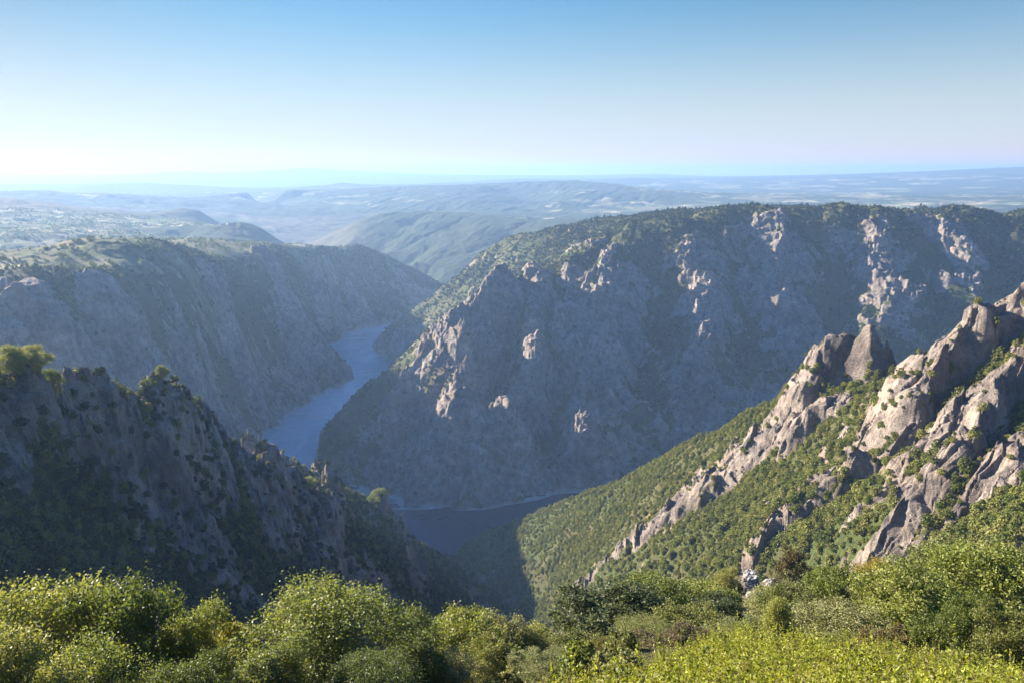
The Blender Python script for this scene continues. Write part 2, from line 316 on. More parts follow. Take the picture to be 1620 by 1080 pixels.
fin([(1500, 385, 2030), (1530, 450, 1920)], 24, 90, 60)
fin([(650, 610, 1400), (640, 680, 1310), (622, 750, 1220)], 16, 50, 30)
fin([(60, 475, 1190), (130, 560, 1140), (170, 620, 1090)], 22, 50, 40)
fin([(170, 460, 1330), (240, 560, 1260), (290, 640, 1220)], 24, 50, 45)
fin([(270, 465, 1450), (330, 560, 1400), (370, 660, 1390)], 24, 50, 45)
fin([(350, 450, 1680), (400, 540, 1620), (440, 640, 1520)], 26, 60, 50)
fin([(430, 430, 2050), (470, 510, 1900), (500, 600, 1780)], 26, 60, 50)
fin([(480, 520, 1960), (520, 565, 1900), (560, 592, 1900)], 34, 60, 50)
fin([(560, 440, 2650), (600, 490, 2500)], 24, 80, 60)

# ------------------------------------------------------------------ terrain interpolation
def densify(p):
    out = [p[0]]
    for a, b in zip(p[:-1], p[1:]):
        d = math.hypot(*(b - a)[:2]); r = max(min(math.hypot(*a[:2]), math.hypot(*b[:2])), 25)
        n = max(1, min(6, int(d / (0.05 * r))))
        for k in range(1, n + 1):
            out.append(a + (b - a) * k / n)
    return out
cp, creg, crock, crough = [], [], [], []
for p, rg, rk, ro in LINES:
    for q in densify(p):
        cp.append(q); creg.append(rg); crock.append(rk); crough.append(ro)
cp = np.array(cp); creg = np.array(creg); crock = np.array(crock); crough = np.array(crough)
key = np.unique(np.round(cp[:, :2] / 2).astype(int), axis=0, return_index=True)[1]
cp, creg, crock, crough = cp[key], creg[key], crock[key], crough[key]
N = len(cp)

def warp(x, y):
    """log-polar coordinates: equal steps look equal from any distance, so near and far lines weigh alike"""
    r = np.hypot(x, y) + 6.0
    return x / r, y / r, np.log(r) * 1.0
def ctrl_space(x, y):
    r = np.hypot(x, y) + 6.0
    return np.stack([x / r * 1.0, y / r * 1.0, np.log(r)], -1)
# RBF in plain metres would let far lines swamp near ones: use the scaled space for distances
CS = ctrl_space(cp[:, 0], cp[:, 1])
def kern(P, Q):
    d2 = (P[:, None, 0] - Q[None, :, 0]) ** 2 + (P[:, None, 1] - Q[None, :, 1]) ** 2 + (P[:, None, 2] - Q[None, :, 2]) ** 2
    return np.sqrt(d2 + 1e-6)
rc = np.hypot(cp[:, 0], cp[:, 1]) + 6.0
# interpolate the elevation angle (z - EYE)/r, which keeps every crest where it was seen and surfaces smooth between
tz = (cp[:, 2] - EYE) / rc
K = kern(CS, CS)
Pm = np.concatenate([np.ones((N, 1)), CS], 1)
M = np.block([[K - np.eye(N) * 1e-4, Pm], [Pm.T, np.zeros((4, 4))]])
sol = np.linalg.solve(M, np.concatenate([tz, np.zeros(4)]))

GA = np.concatenate([np.linspace(-180, -100, 30, endpoint=False), np.linspace(-100, -40, 70, endpoint=False), np.linspace(-40, 40, 400, endpoint=False), np.linspace(40, 180, 60)])
GR = np.exp(np.linspace(math.log(1.0), math.log(42000.0), 760))
ga, gr = np.meshgrid(np.radians(GA), GR, indexing='ij')
gx, gy = np.sin(ga) * gr, np.cos(ga) * gr
flat = ctrl_space(gx.ravel(), gy.ravel())
base = np.empty(len(flat)); wr = np.empty(len(flat), np.int32); rk = np.empty(len(flat)); rg = np.empty(len(flat))
for i in range(0, len(flat), 20000):
    f = flat[i:i + 20000]
    k = kern(f, CS)
    base[i:i + 20000] = k @ sol[:N] + np.concatenate([np.ones((len(f), 1)), f], 1) @ sol[N:]
    w = 1.0 / (k ** 3 + 1e-5)
    ws = w.sum(1)
    rk[i:i + 20000] = (w @ crock) / ws
    rg[i:i + 20000] = (w @ crough) / ws
    wr[i:i + 20000] = creg[np.argmin(k, 1)]
base = (base.reshape(ga.shape) * (gr + 6.0) + EYE)
rk = rk.reshape(ga.shape); rg = rg.reshape(ga.shape); wr = wr.reshape(ga.shape)
GAr = np.radians(GA); LGR = np.log(GR)

def lookup(tab, x, y):
    a = np.arctan2(x, y); l = np.log(np.maximum(np.hypot(x, y), 1.001))
    fi = np.clip(np.interp(a, GAr, np.arange(len(GAr))), 0, len(GAr) - 1.001)
    fj = np.clip((l - LGR[0]) / (LGR[1] - LGR[0]), 0, len(LGR) - 1.001)
    i = fi.astype(int); j = fj.astype(int); u = fi - i; v = fj - j
    return (tab[i, j] * (1 - u) + tab[i + 1, j] * u) * (1 - v) + (tab[i, j + 1] * (1 - u) + tab[i + 1, j + 1] * u) * v
def lookup_region(x, y):
    a = np.arctan2(x, y); l = np.log(np.maximum(np.hypot(x, y), 1.001))
    i = np.clip(np.rint(np.interp(a, GAr, np.arange(len(GAr)))), 0, len(GAr) - 1).astype(int)
    j = np.clip(np.rint((l - LGR[0]) / (LGR[1] - LGR[0])), 0, len(LGR) - 1).astype(int)
    return wr[i, j]

def polyline_dist(x, y, P):
    """distance to a polyline, side (+ right of travel) and fraction along"""
    best = np.full(x.shape, 1e9); side = np.zeros(x.shape); along = np.zeros(x.shape)
    n = len(P) - 1
    for k in range(n):
        a, b = P[k], P[k + 1]
        d = b - a; L2 = d @ d
        t = np.clip(((x - a[0]) * d[0] + (y - a[1]) * d[1]) / L2, 0, 1)
        ex = x - a[0] - t * d[0]; ey = y - a[1] - t * d[1]
        dd = np.hypot(ex, ey); m = dd < best
        best = np.where(m, dd, best)
        side = np.where(m, np.sign(d[0] * ey - d[1] * ex), side)
        along = np.where(m, (k + t) / n, along)
    return best, side, along

OCT = [1400, 800, 460, 260, 150, 86, 50, 29, 17, 10, 5.8, 3.4, 2.0, 1.2, 0.7]
def facets(x, y, L, seed, c, s, stretch=1.8):
    """angular blocks: each cell of a jittered grid is its own tilted plane"""
    u = (x * c + y * s) / (L * stretch); v = (-x * s + y * c) / L
    iu = np.floor(u).astype(np.int64); iv = np.floor(v).astype(np.int64)
    best = np.full(x.shape, 9.0); out = np.zeros(x.shape)
    k = int(seed * 37) & 255
    for du in (-1, 0, 1):
        for dv in (-1, 0, 1):
            a = (iu + du + k) & 255; b = (iv + dv + 3 * k) & 255
            cu = iu + du + .5 + .45 * _TAB[a, b]; cv = iv + dv + .5 + .45 * _TAB[b, a]
            d = (u - cu) ** 2 + (v - cv) ** 2
            m = d < best
            r0 = _TAB[(a + 71) & 255, b]; gx_ = _TAB[a, (b + 113) & 255]; gy_ = _TAB[(a + 19) & 255, (b + 57) & 255]
            out = np.where(m, r0 * .42 + gx_ * (u - cu) * .9 + gy_ * (v - cv) * .7, out)
            best = np.where(m, d, best)
    return out * L

def terrain(x, y, full=True):
    """height, rock share, at world x, y"""
    r = np.hypot(x, y)
    h = lookup(base, x, y); rock = lookup(rk, x, y); ro = lookup(rg, x, y)
    h0 = h.copy()
    lmax = np.clip(r * 0.14, 0.6, 1400)
    lmin = np.clip(r * 0.0016, 0.25, 200) if full else np.clip(r * 0.012, 2, 300)
    # sideways wobble so that ribs and gullies wander
    wx = x + noise(x, y, 90, 1.1) * np.minimum(14, r * .02) + noise(x, y, 24, 2.3) * np.minimum(4, r * .008)
    wy = y + noise(x, y, 90, 3.7) * np.minimum(14, r * .02) + noise(x, y, 24, 4.9) * np.minimum(4, r * .008)
    # fins
    rockfin = np.zeros_like(h)
    for near, fins, q, full_rock in (((r > 225) & (r < 800) & (y > 0), FINS[:NEAR_FINS], 1.0, 1.0), ((r > 1000) & (r < 2800) & (y > 0), FINS[NEAR_FINS:], 2.6, .0)):
        if not near.any(): continue
        xs, ys = wx[near], wy[near]
        add = np.zeros_like(xs); rf = np.zeros_like(xs)
        w1 = noise(xs, ys, 30 * q, 8.1) * 5 * q + noise(xs, ys, 9 * q, 8.7) * 2 * q
        if q > 1: xs = xs + noise(xs, ys, 150, 2.2) * 26; ys = ys + noise(xs, ys, 150, 6.3) * 26; w1 = w1 + noise(xs, ys, 55, 3.8) * 16
        w2 = (1 + .25 * noise(xs, ys, 26 * q, 9.3)) * (1 - .35 * smooth(.1, .5, noise(xs, ys, 40 * q, 5.9)))
        w3 = .25 * noise(xs, ys, 16 * q, 3.3)
        for P, hh, wl_, wr_ in fins:
            # travel runs down towards the viewer: its right is the sunny left flank
            d, sd_, t = polyline_dist(xs, ys, P)
            d = np.maximum(d + w1, 0)
            lit = np.clip(1 - d / wl_, 0, 1) ** .9
            dark = np.clip(1 - d / wr_, 0, 1) ** (.6 if q == 1.0 else .85)
            p = np.where(sd_ < 0, lit, dark) * np.clip(1.6 - t * .95, .3, 1) * w2
            add = np.maximum(add, p * hh)
            rf = np.maximum(rf, smooth(.18, .5, p + w3))
        if q > 1: add = (add - 6) * smooth(5, 60, h0[near])
        h[near] += add; rockfin[near] = rf * full_rock
        if q > 1: rock[near] = rock[near] * .8 + .42 * rf
    # mask of bare rock
    rn = 0
    for L, a in ((260, .22), (110, .22), (48, .2), (22, .14), (10, .08)):
        rn = rn + noise(x, y, L, L * .013) * a * smooth(L * .002, L * .006, 1.0 / np.maximum(r, 50)) if False else rn + noise(x, y, L, L * .013) * a
    rock = smooth(-.16, .16, rock - .54 + rn * (.95 - .3 * smooth(1000, 1100, r)))
    rock = np.maximum(rock, rockfin)
    # fractal relief
    amp_tot = 0
    for k, L in enumerate(OCT):
        wgt = smooth(1.0, .45, L / lmax) * smooth(.6, 1.4, L / lmin) * (1 - .45 * smooth(3600, 4600, r) * (L < 500))
        if not (wgt > 0).any():
            continue
        m = wgt > 0.001
        n1 = noise(wx[m], wy[m], L, 0.37 * (k + 1))
        ridg = .55 - np.abs(n1) * 1.9
        amp = L * 0.115
        if L > 300:
            amp = amp * 0.75
        rr = rock[m]
        val = amp * (ridg * (.3 + .5 * rr) + n1 * .3) * ro[m] * wgt[m]
        if L < 20:
            val *= .45 + .75 * rr
        h[m] += val
    # gullies and rounded ribs that run down the slopes
    a = np.degrees(np.arctan2(x, y))
    front = smooth(-13, -7, a) * smooth(900, 1080, r)
    for k, (L, f) in enumerate(((230, .2), (120, .2), (62, .19), (30, .18), (15, .16), (7.5, .14), (3.8, .11))):
        wgt = smooth(1.3, .7, L / np.maximum(lmax * 1.3, 1)) * smooth(.8, 1.6, L / lmin) * (r < 9000) * smooth(120, 260, r)
        if L > 150: wgt = wgt * (r > 900)
        m = wgt > .001
        if not m.any(): continue
        X, Y = wx[m], wy[m]
        ca_, sa_ = (.97, -.22) if k % 2 else (.93, -.36)
        ga_ = np.abs(noise((X * ca_ + Y * sa_) / 3.2, (-X * sa_ + Y * ca_), L, 0.0 + 0.001 * k)) if False else np.abs(vnoise((X * ca_ + Y * sa_) / (3.0 * L) * 1.7 + 7.7 * k, (-X * sa_ + Y * ca_) / L * 1.7 + 3.1 * k))
        cb_, sb_ = (.30, .95) if k % 2 else (.44, .90)
        gb_ = np.abs(vnoise((X * cb_ + Y * sb_) / (2.6 * L) * 1.7 + 1.7 * k, (-X * sb_ + Y * cb_) / L * 1.7 + 9.1 * k))
        fr_ = front[m]
        g_ = ga_ * (1 - fr_) + gb_ * fr_
        h[m] += L * f * (np.minimum(g_ * 1.5, .8) - .42) * ro[m] * wgt[m] * (.6 + .5 * rock[m])
    if full:
        for k, (L, f) in enumerate(((34, .32), (15, .42), (6.5, .42), (2.8, .36))):
            wgt = rock * smooth(.7, 1.5, L / (lmin * 1.3)) * (r < 2800) * smooth(150, 230, r) * smooth(1.2, .8, L / np.maximum(r * .06, 1))
            m = wgt > .03
            if not m.any(): continue
            fa = facets(wx[m], wy[m], L, 1.3 + k, -.95, -.3)
            fb = facets(wx[m], wy[m], L, 2.9 + k, .36, .93)
            fr_ = front[m]
            h[m] += np.where(fr_ > .5, fb, fa) * f * wgt[m] * np.where(r[m] > 900, .8, 1.0)
    # jointed granite: tilted ledges
    st = rock * smooth(250, 300, r) * smooth(3200, 2600, r)
    m = st > .02
    if m.any():
        xm, ym = wx[m], wy[m]
        for T, f, sd in ((1.0, .75, 6.1), (.38, .6, 7.7)):
            T = T * np.clip(r[m] * .02, 7, 22)
            q = (h[m] + .35 * xm + .15 * ym + noise(xm, ym, 70, sd) * T * .8 + noise(xm, ym, 20, sd + 1) * T * .3) / T
            qf = np.floor(q); fr = q - qf
            fr2 = smooth(.25, .75, fr)
            h[m] += (fr2 - fr) * T * f * st[m] * np.where(r[m] > 900, .6, 1.0) * smooth(.3, .7, ro[m])
    # keep water clear of the relief, and banks above it
    wet = smooth(10, -8, h0)
    h = np.where(h0 < 1.2, np.minimum(h, np.minimum(h0, -.6) - 0 * wet), np.maximum(h, .25 * (h0 - 1.2)))
    # quiet ground round the viewpoint
    return h, rock

# ------------------------------------------------------------------ terrain mesh: dense where it is steep or near
def az_columns():
    a = list(np.arange(-180, -100, 2.5)) + list(np.arange(-100, -44, .8)) + list(np.arange(-44, -34.5, .14))
    a += list(np.arange(-34.5, 34.5, .052)) + list(np.arange(34.5, 44, .14)) + list(np.arange(44, 100, .8)) + list(np.arange(100, 180.01, 2.5))
    return np.radians(np.array(a))
AZ = az_columns()
NROW = 2300
NS = 3200
SR = np.exp(np.linspace(math.log(2.0), math.log(41000.0), NS))
def column_rows():
    ca = AZ[::6]
    A_, R_ = np.meshgrid(ca, SR, indexing='ij')
    X, Y = np.sin(A_) * R_, np.cos(A_) * R_
    H = np.empty_like(X)
    for i in range(0, len(ca), 40):
        H[i:i + 40] = terrain(X[i:i + 40].ravel(), Y[i:i + 40].ravel(), False)[0].reshape(X[i:i + 40].shape)
    D = np.sqrt(R_ ** 2 + (EYE - H) ** 2)
    dr = np.diff(R_, axis=1); dh = np.diff(H, axis=1)
    Dm = (D[:, 1:] + D[:, :-1]) / 2
    el = np.arctan2(H - EYE, R_)
    facing = np.maximum(np.diff(el, axis=1), 0)
    run = np.maximum.accumulate(el, axis=1)
    seen = (el[:, 1:] >= run[:, 1:] - .012)
    w = facing * np.where(seen, 1.0, .25) + .10 * np.hypot(dr, dh) / Dm
    w = np.where(R_[:, 1:] < 60, w * .35, w)
    # blur over neighbouring columns and rows so that the grid flows smoothly
    kr = np.hanning(41); kr /= kr.sum()
    w = np.apply_along_axis(lambda v: np.convolve(v, kr, 'same'), 1, w)
    kc = np.hanning(13); kc /= kc.sum()
    w = np.apply_along_axis(lambda v: np.convolve(v, kc, 'same'), 0, w)
    cdf = np.concatenate([np.zeros((len(ca), 1)), np.cumsum(w, 1)], 1)
    cdf /= cdf[:, -1:]
    t = np.linspace(0, 1, NROW)
    lr = np.log(SR)
    rows = np.array([np.interp(t, cdf[i], lr) for i in range(len(ca))])
    out = np.empty((len(AZ), NROW))
    for j in range(NROW):
        out[:, j] = np.interp(AZ, ca, rows[:, j])
    return np.exp(out)
R = column_rows()
AA = np.broadcast_to(AZ[:, None], R.shape)
TX, TY = np.sin(AA) * R, np.cos(AA) * R
TZ = np.empty_like(TX); TK = np.empty_like(TX)
for i in range(0, len(AZ), 60):
    z, k = terrain(TX[i:i + 60].ravel(), TY[i:i + 60].ravel())
    TZ[i:i + 60] = z.reshape(TX[i:i + 60].shape); TK[i:i + 60] = k.reshape(TX[i:i + 60].shape)
_sl = np.hypot(np.gradient(TZ, axis=1) / np.maximum(np.gradient(R, axis=1), 1e-3), 0)
_q = np.gradient(TX, axis=0); _q2 = np.gradient(TY, axis=0); _w = np.hypot(_q, _q2)
_sl = np.hypot(_sl, np.gradient(TZ, axis=0) / np.maximum(_w, .05) * (_w > .05) * .7)
TREG = lookup_region(TX.ravel(), TY.ravel()).reshape(TX.shape)
_t = np.where(TREG == 1, 1.75, np.where(TREG == 2, 1.8, 1.2))
TK = np.maximum(TK, smooth(0, .65, _sl - _t) * (R > 120) * (R < 3200)); del _q, _q2, _w
print('terrain', time.time() - T0, TX.shape)

def mesh_from(name, verts, faces, mat=None, smooth_=True):
    me = bpy.data.meshes.new(name)
    nf, k = faces.shape
    me.vertices.add(len(verts)); me.vertices.foreach_set('co', np.ascontiguousarray(verts, np.float32).ravel())
    me.loops.add(nf * k); me.loops.foreach_set('vertex_index', faces.ravel().astype(np.int32))
    me.polygons.add(nf)
    me.polygons.foreach_set('loop_start', np.arange(0, nf * k, k, dtype=np.int32))
    me.polygons.foreach_set('loop_total', np.full(nf, k, np.int32))
    if smooth_:
        me.polygons.foreach_set('use_smooth', np.ones(nf, bool))
    me.update(calc_edges=True)
    if mat:
        me.materials.append(mat)
    return me
def link(name, me, parent=None, loc=None, **props):
    o = bpy.data.objects.new(name, me)
    COL.objects.link(o)
    if parent: o.parent = parent
    if loc is not None: o.location = loc
    for k_, v_ in props.items(): o[k_] = v_
    return o

# ------------------------------------------------------------------ materials
def new_mat(name):
    m = bpy.data.materials.new(name); m.use_nodes = True
    nt = m.node_tree
    for n in list(nt.nodes): nt.nodes.remove(n)
    return m, nt
class NT:
    def __init__(s, nt): s.t = nt
    def n(s, typ, **kw):
        nd = s.t.nodes.new(typ)
        for k_, v_ in kw.items():
            if k_.startswith('i_'):
                key = k_[2:]
                key = int(key) if key.isdigit() else key.replace('_', ' ')
                nd.inputs[key].default_value = v_
            else: setattr(nd, k_, v_)
        return nd
    def l(s, a, b): s.t.links.new(a, b)
    def tex(s, vec, scale, detail=4, rough=.6, dist=0):
        nd = s.n('ShaderNodeTexNoise'); nd.inputs['Scale'].default_value = scale; nd.inputs['Detail'].default_value = detail
        nd.inputs['Roughness'].default_value = rough; nd.inputs['Distortion'].default_value = dist
        s.l(vec, nd.inputs['Vector']); return nd.outputs['Fac']
    def ramp(s, fac, stops):
        nd = s.n('ShaderNodeValToRGB'); e = nd.color_ramp.elements
        while len(e) < len(stops): e.new(.5)
        for q, (p, c) in zip(e, stops): q.position = p; q.color = (*c, 1) if len(c) == 3 else c
        s.l(fac, nd.inputs[0]); return nd.outputs[0]
    def mix(s, f, a, b, mode='MIX'):
        nd = s.n('ShaderNodeMix', data_type='RGBA', blend_type=mode)
        for v_, i_ in ((f, 0), (a, 6), (b, 7)):
            if hasattr(v_, 'is_linked') or hasattr(v_, 'links'): s.l(v_, nd.inputs[i_])
            else: nd.inputs[i_].default_value = v_ if i_ == 0 else (*v_, 1)
        return nd.outputs[2]
    def math(s, op, a, b=0.0, clamp=False):
        nd = s.n('ShaderNodeMath', operation=op, use_clamp=clamp)
        for v_, i_ in ((a, 0), (b, 1)):
            if isinstance(v_, (int, float)): nd.inputs[i_].default_value = v_
            else: s.l(v_, nd.inputs[i_])
        return nd.outputs[0]

def terrain_material():
    m, nt = new_mat('rock_scrub_and_grass'); g = NT(nt)
    pos = g.n('ShaderNodeNewGeometry').outputs['Position']
    att = lambda nm: g.n('ShaderNodeAttribute', attribute_name=nm).outputs['Fac']
    rock, field, heath, shore, wood = att('rock'), att('field'), att('heath'), att('shore'), att('wood')
    n1 = g.tex(pos, .012, 6, .65); n2 = g.tex(pos, .09, 6, .7, .4); n3 = g.tex(pos, .7, 5, .7)
    # granite: grey, buff and pinkish patches with dark joints and lichen
    rc_ = g.ramp(n2, [(.28, (.06, .053, .050)), (.39, (.17, .142, .122)), (.51, (.31, .255, .21)), (.68, (.45, .38, .31))])
    rc_ = g.mix(g.ramp(n1, [(.45, (0, 0, 0)), (.6, (1, 1, 1))]), rc_, (.34, .25, .19), 'MULTIPLY') if False else rc_
    rc_ = g.mix(g.math('MULTIPLY', g.ramp(g.tex(pos, .03, 4), [(.5, (0, 0, 0)), (.66, (1, 1, 1))]), .5), rc_, (.29, .21, .15))
    vor = g.n('ShaderNodeTexVoronoi', feature='DISTANCE_TO_EDGE'); vor.inputs['Scale'].default_value = .3
    mp = g.n('ShaderNodeMapping'); mp.inputs['Scale'].default_value = (1, .8, .45); mp.inputs['Rotation'].default_value = (.3, .5, .2)
    wv = g.n('ShaderNodeVectorMath', operation='ADD'); nc = g.n('ShaderNodeTexNoise'); nc.inputs['Scale'].default_value = .1; nc.inputs['Detail'].default_value = 4
    sc = g.n('ShaderNodeVectorMath', operation='SCALE'); sc.inputs[3].default_value = 9.0
    g.l(pos, nc.inputs['Vector']); g.l(nc.outputs['Color'], sc.inputs[0]); g.l(pos, wv.inputs[0]); g.l(sc.outputs[0], wv.inputs[1])
    g.l(wv.outputs[0], mp.inputs[0]); g.l(mp.outputs[0], vor.inputs['Vector'])
    crack = g.ramp(vor.outputs['Distance'], [(0.0, (.45, .43, .43)), (.05, (1, 1, 1))])
    rc_ = g.mix(g.math('MULTIPLY', g.ramp(n2, [(.4, (0, 0, 0)), (.6, (1, 1, 1))]), .6), rc_, crack, 'MULTIPLY')
    n4 = g.tex(pos, 1.3, 6, .75, .8)
    big_ = g.ramp(g.tex(pos, .021, 5, .6, .5), [(.36, (.42, .42, .44)), (.5, (.8, .8, .8)), (.64, (1.12, 1.1, 1.06))])
    rc_ = g.mix(.85, rc_, big_, 'MULTIPLY')
    rc_ = g.mix(att('lichen'), rc_, (1.0, 1.0, 1.0), 'MULTIPLY')
    rc_ = g.mix(.75, rc_, g.ramp(n4, [(.34, (.38, .36, .36)), (.5, (.95, .95, .95)), (.68, (1.3, 1.27, 1.22))]), 'MULTIPLY')
    # scrub cover
    vc = g.ramp(n3, [(.3, (.022, .034, .012)), (.5, (.058, .075, .022)), (.7, (.125, .135, .04))])
    vc = g.mix(g.ramp(n1, [(.42, (0, 0, 0)), (.62, (1, 1, 1))]), vc, g.ramp(n3, [(.3, (.05, .045, .02)), (.7, (.14, .12, .05))]))
    gr_ = g.ramp(g.tex(pos, .5, 5), [(.3, (.13, .115, .04)), (.7, (.29, .235, .10))])
    edge = g.math('ADD', rock, g.math('MULTIPLY', g.math('SUBTRACT', g.tex(pos, .22, 6, .75), .5), 1.1))
    f = g.ramp(edge, [(.42, (0, 0, 0)), (.56, (1, 1, 1))])
    fringe = g.ramp(edge, [(.30, (0, 0, 0)), (.46, (1, 1, 1))])
    c = g.mix(fringe, vc, gr_)
    c = g.mix(f, c, rc_)
    c = g.mix(wood, c, g.ramp(n3, [(.3, (.014, .025, .012)), (.7, (.05, .075, .025))]))
    fc = g.ramp(g.tex(pos, .006, 3), [(.35, (.22, .17, .10)), (.5, (.12, .15, .06)), (.66, (.48, .38, .26))])
    c = g.mix(field, c, fc)
    c = g.mix(heath, c, g.ramp(n3, [(.3, (.10, .075, .05)), (.7, (.2, .15, .10))]))
    c = g.mix(shore, c, (.46, .42, .36))
    b = g.n('ShaderNodeBsdfPrincipled'); b.inputs['Roughness'].default_value = .95; b.inputs['Specular IOR Level'].default_value = .15
    g.l(c, b.inputs['Base Color'])
    hgt = g.math('ADD', g.math('ADD', g.math('MULTIPLY', n2, 2.2), g.math('MULTIPLY', n3, .8)), g.math('MULTIPLY', n4, .5))
    bp = g.n('ShaderNodeBump'); bp.inputs['Strength'].default_value = .8; bp.inputs['Distance'].default_value = 1.6
    g.l(hgt, bp.inputs['Height']); g.l(bp.outputs[0], b.inputs['Normal'])
    o = g.n('ShaderNodeOutputMaterial'); g.l(b.outputs[0], o.inputs[0])
    return m
M_TERR = terrain_material()

def build_terrain():
    nx, ny = TX.shape
    V = np.stack([TX, TY, TZ], -1).reshape(-1, 3)
    r = np.hypot(TX, TY).ravel()
    x, y, z = V.T
    reg = TREG.ravel()
    # land cover
    n_f = noise(x, y, 900, 3.3) + .6 * noise(x, y, 260, 4.4) + .35 * noise(x, y, 90, 5.5)
    a = np.degrees(np.arctan2(x, y))
    plateau_l = ((reg == 4) & (a < -10))
    field = (.35 + .65 * smooth(-.1, .2, noise(x, y, 130, 2.2) + .5 * noise(x, y, 45, 6.2))) * plateau_l
    farm = smooth(5000, 6500, r) * smooth(2.0, 6.0, a) * smooth(14500, 12000, r)
    field = np.maximum(field, farm * smooth(.25, .45, noise(x, y, 700, 7.1) + .55 * noise(x, y, 230, 1.9)))
    field = np.maximum(field, smooth(3900, 4300, r) * smooth(9500, 8500, r) * smooth(.5, .62, n_f * .6) * .8 * (reg == 5))
    heath = smooth(2000, 2100, r) * smooth(-8, -14, a) * smooth(.1, .4, noise(x, y, 1500, 8.8)) * .7 * (r < 6000)
    rock = TK.ravel() * np.where(reg >= 4, .0, 1.0)
    wood = np.where(reg == 5, .8, 0) * smooth(1.0, .2, field)
    shore = smooth(3.4, 2.4, z + noise(x, y, 20, 3.1) * 1.5) * (r > 900) * (r < 3500) * .8
    lichen = np.where(reg == 3, smooth(-.5, .2, noise(x, y, 180, 4.1)), 0.0)
    knoll = smooth(70, 84, r) * smooth(125, 108, r) * smooth(12.5, 15, a) * smooth(24, 21, a)
    heath = np.maximum(heath, knoll * .75)
    idx = np.arange(nx * ny).reshape(nx, ny)
    q = np.stack([idx[:-1, :-1], idx[1:, :-1], idx[1:, 1:], idx[:-1, 1:]], -1).reshape(-1, 4)[:, ::-1]
    fr_ = reg[q[:, 0]]
    for k_, nm in enumerate(REG):
        fq = q[fr_ == k_]
        if not len(fq): continue
        u, inv = np.unique(fq, return_inverse=True)
        me = mesh_from(nm, V[u], inv.reshape(-1, 4), M_TERR)
        for an, arr in (('rock', rock), ('field', field), ('heath', heath), ('shore', shore), ('wood', wood), ('lichen', lichen)):
            at_ = me.attributes.new(an, 'FLOAT', 'POINT'); at_.data.foreach_set('value', arr[u].astype(np.float32))
        link(nm, me, kind='structure')
build_terrain()
print('meshes', time.time() - T0)

# ------------------------------------------------------------------ water
def build_water():
    m, nt = new_mat('reservoir_water'); g = NT(nt)
    pos = g.n('ShaderNodeNewGeometry').outputs['Position']
    b = g.n('ShaderNodeBsdfPrincipled')
    sx_ = g.n('ShaderNodeSeparateXYZ'); g.l(pos, sx_.inputs[0])
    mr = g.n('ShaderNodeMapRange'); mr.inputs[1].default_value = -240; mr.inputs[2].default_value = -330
    g.l(g.math('ADD', sx_.outputs['X'], g.math('MULTIPLY', g.tex(pos, .004, 3), 120)), mr.inputs[0])     # open reach has pale sky sheen painted into base colour, pool stays dark
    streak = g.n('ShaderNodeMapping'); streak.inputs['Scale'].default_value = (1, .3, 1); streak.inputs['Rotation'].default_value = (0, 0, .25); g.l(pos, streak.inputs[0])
    sheen_col = g.ramp(g.tex(streak.outputs[0], .022, 5, .6, .6), [(.35, (.33, .36, .37)), (.62, (.46, .48, .48))])
    g.l(g.mix(mr.outputs[0], (.008, .018, .04), sheen_col), b.inputs['Base Color'])
    b.inputs['IOR'].default_value = 1.33
    rr = g.ramp(g.tex(pos, .006, 3, .5, 1.5), [(.4, (.22, .22, .22)), (.65, (.4, .4, .4))])
    g.l(rr, b.inputs['Roughness'])
    bp = g.n('ShaderNodeBump'); bp.inputs['Strength'].default_value = .7; bp.inputs['Distance'].default_value = .6
    g.l(g.tex(pos, .25, 4, .6), bp.inputs['Height']); g.l(bp.outputs[0], b.inputs['Normal'])
    o = g.n('ShaderNodeOutputMaterial'); g.l(b.outputs[0], o.inputs[0])
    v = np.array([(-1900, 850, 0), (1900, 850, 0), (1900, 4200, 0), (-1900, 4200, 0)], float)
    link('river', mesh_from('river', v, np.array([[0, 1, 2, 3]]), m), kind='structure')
build_water()

# ------------------------------------------------------------------ foliage
def leaf_material(name, stops, transl=.35, rough=.6, varn=(.55, 1.5)):
    m, nt = new_mat(name); g = NT(nt)
    pos = g.n('ShaderNodeNewGeometry').outputs['Position']
    rnd = g.n('ShaderNodeObjectInfo').outputs['Random']
    isl = g.n('ShaderNodeNewGeometry').outputs['Random Per Island']
    f = g.math('ADD', g.math('MULTIPLY', rnd, .5), g.math('MULTIPLY', isl, .26))
    f = g.math('ADD', f, g.math('MULTIPLY', g.tex(pos, .12, 3), .3))
    c = g.ramp(f, stops)
    d = g.n('ShaderNodeBsdfPrincipled'); d.inputs['Roughness'].default_value = rough; d.inputs['Specular IOR Level'].default_value = .35
    t = g.n('ShaderNodeBsdfTranslucent')
    g.l(c, d.inputs['Base Color'])
    tc = g.mix(1.0, c, (1.15, 1.12, .6), 'MULTIPLY'); g.l(tc, t.inputs['Color'])
    mx = g.n('ShaderNodeMixShader'); mx.inputs[0].default_value = transl
    g.l(d.outputs[0], mx.inputs[1]); g.l(t.outputs[0], mx.inputs[2])
    o = g.n('ShaderNodeOutputMaterial'); g.l(mx.outputs[0], o.inputs[0])
    return m
L_OAK = leaf_material('oak_leaves', [(.2, (.08, .105, .018)), (.5, (.17, .20, .038)), (.8, (.30, .30, .075))])
L_SCRUB = leaf_material('scrub_leaves', [(.2, (.095, .11, .026)), (.5, (.19, .20, .046)), (.85, (.31, .29, .095))])
L_DARK = leaf_material('evergreen_leaves', [(.2, (.016, .032, .014)), (.5, (.034, .06, .024)), (.8, (.07, .095, .035))], .25)
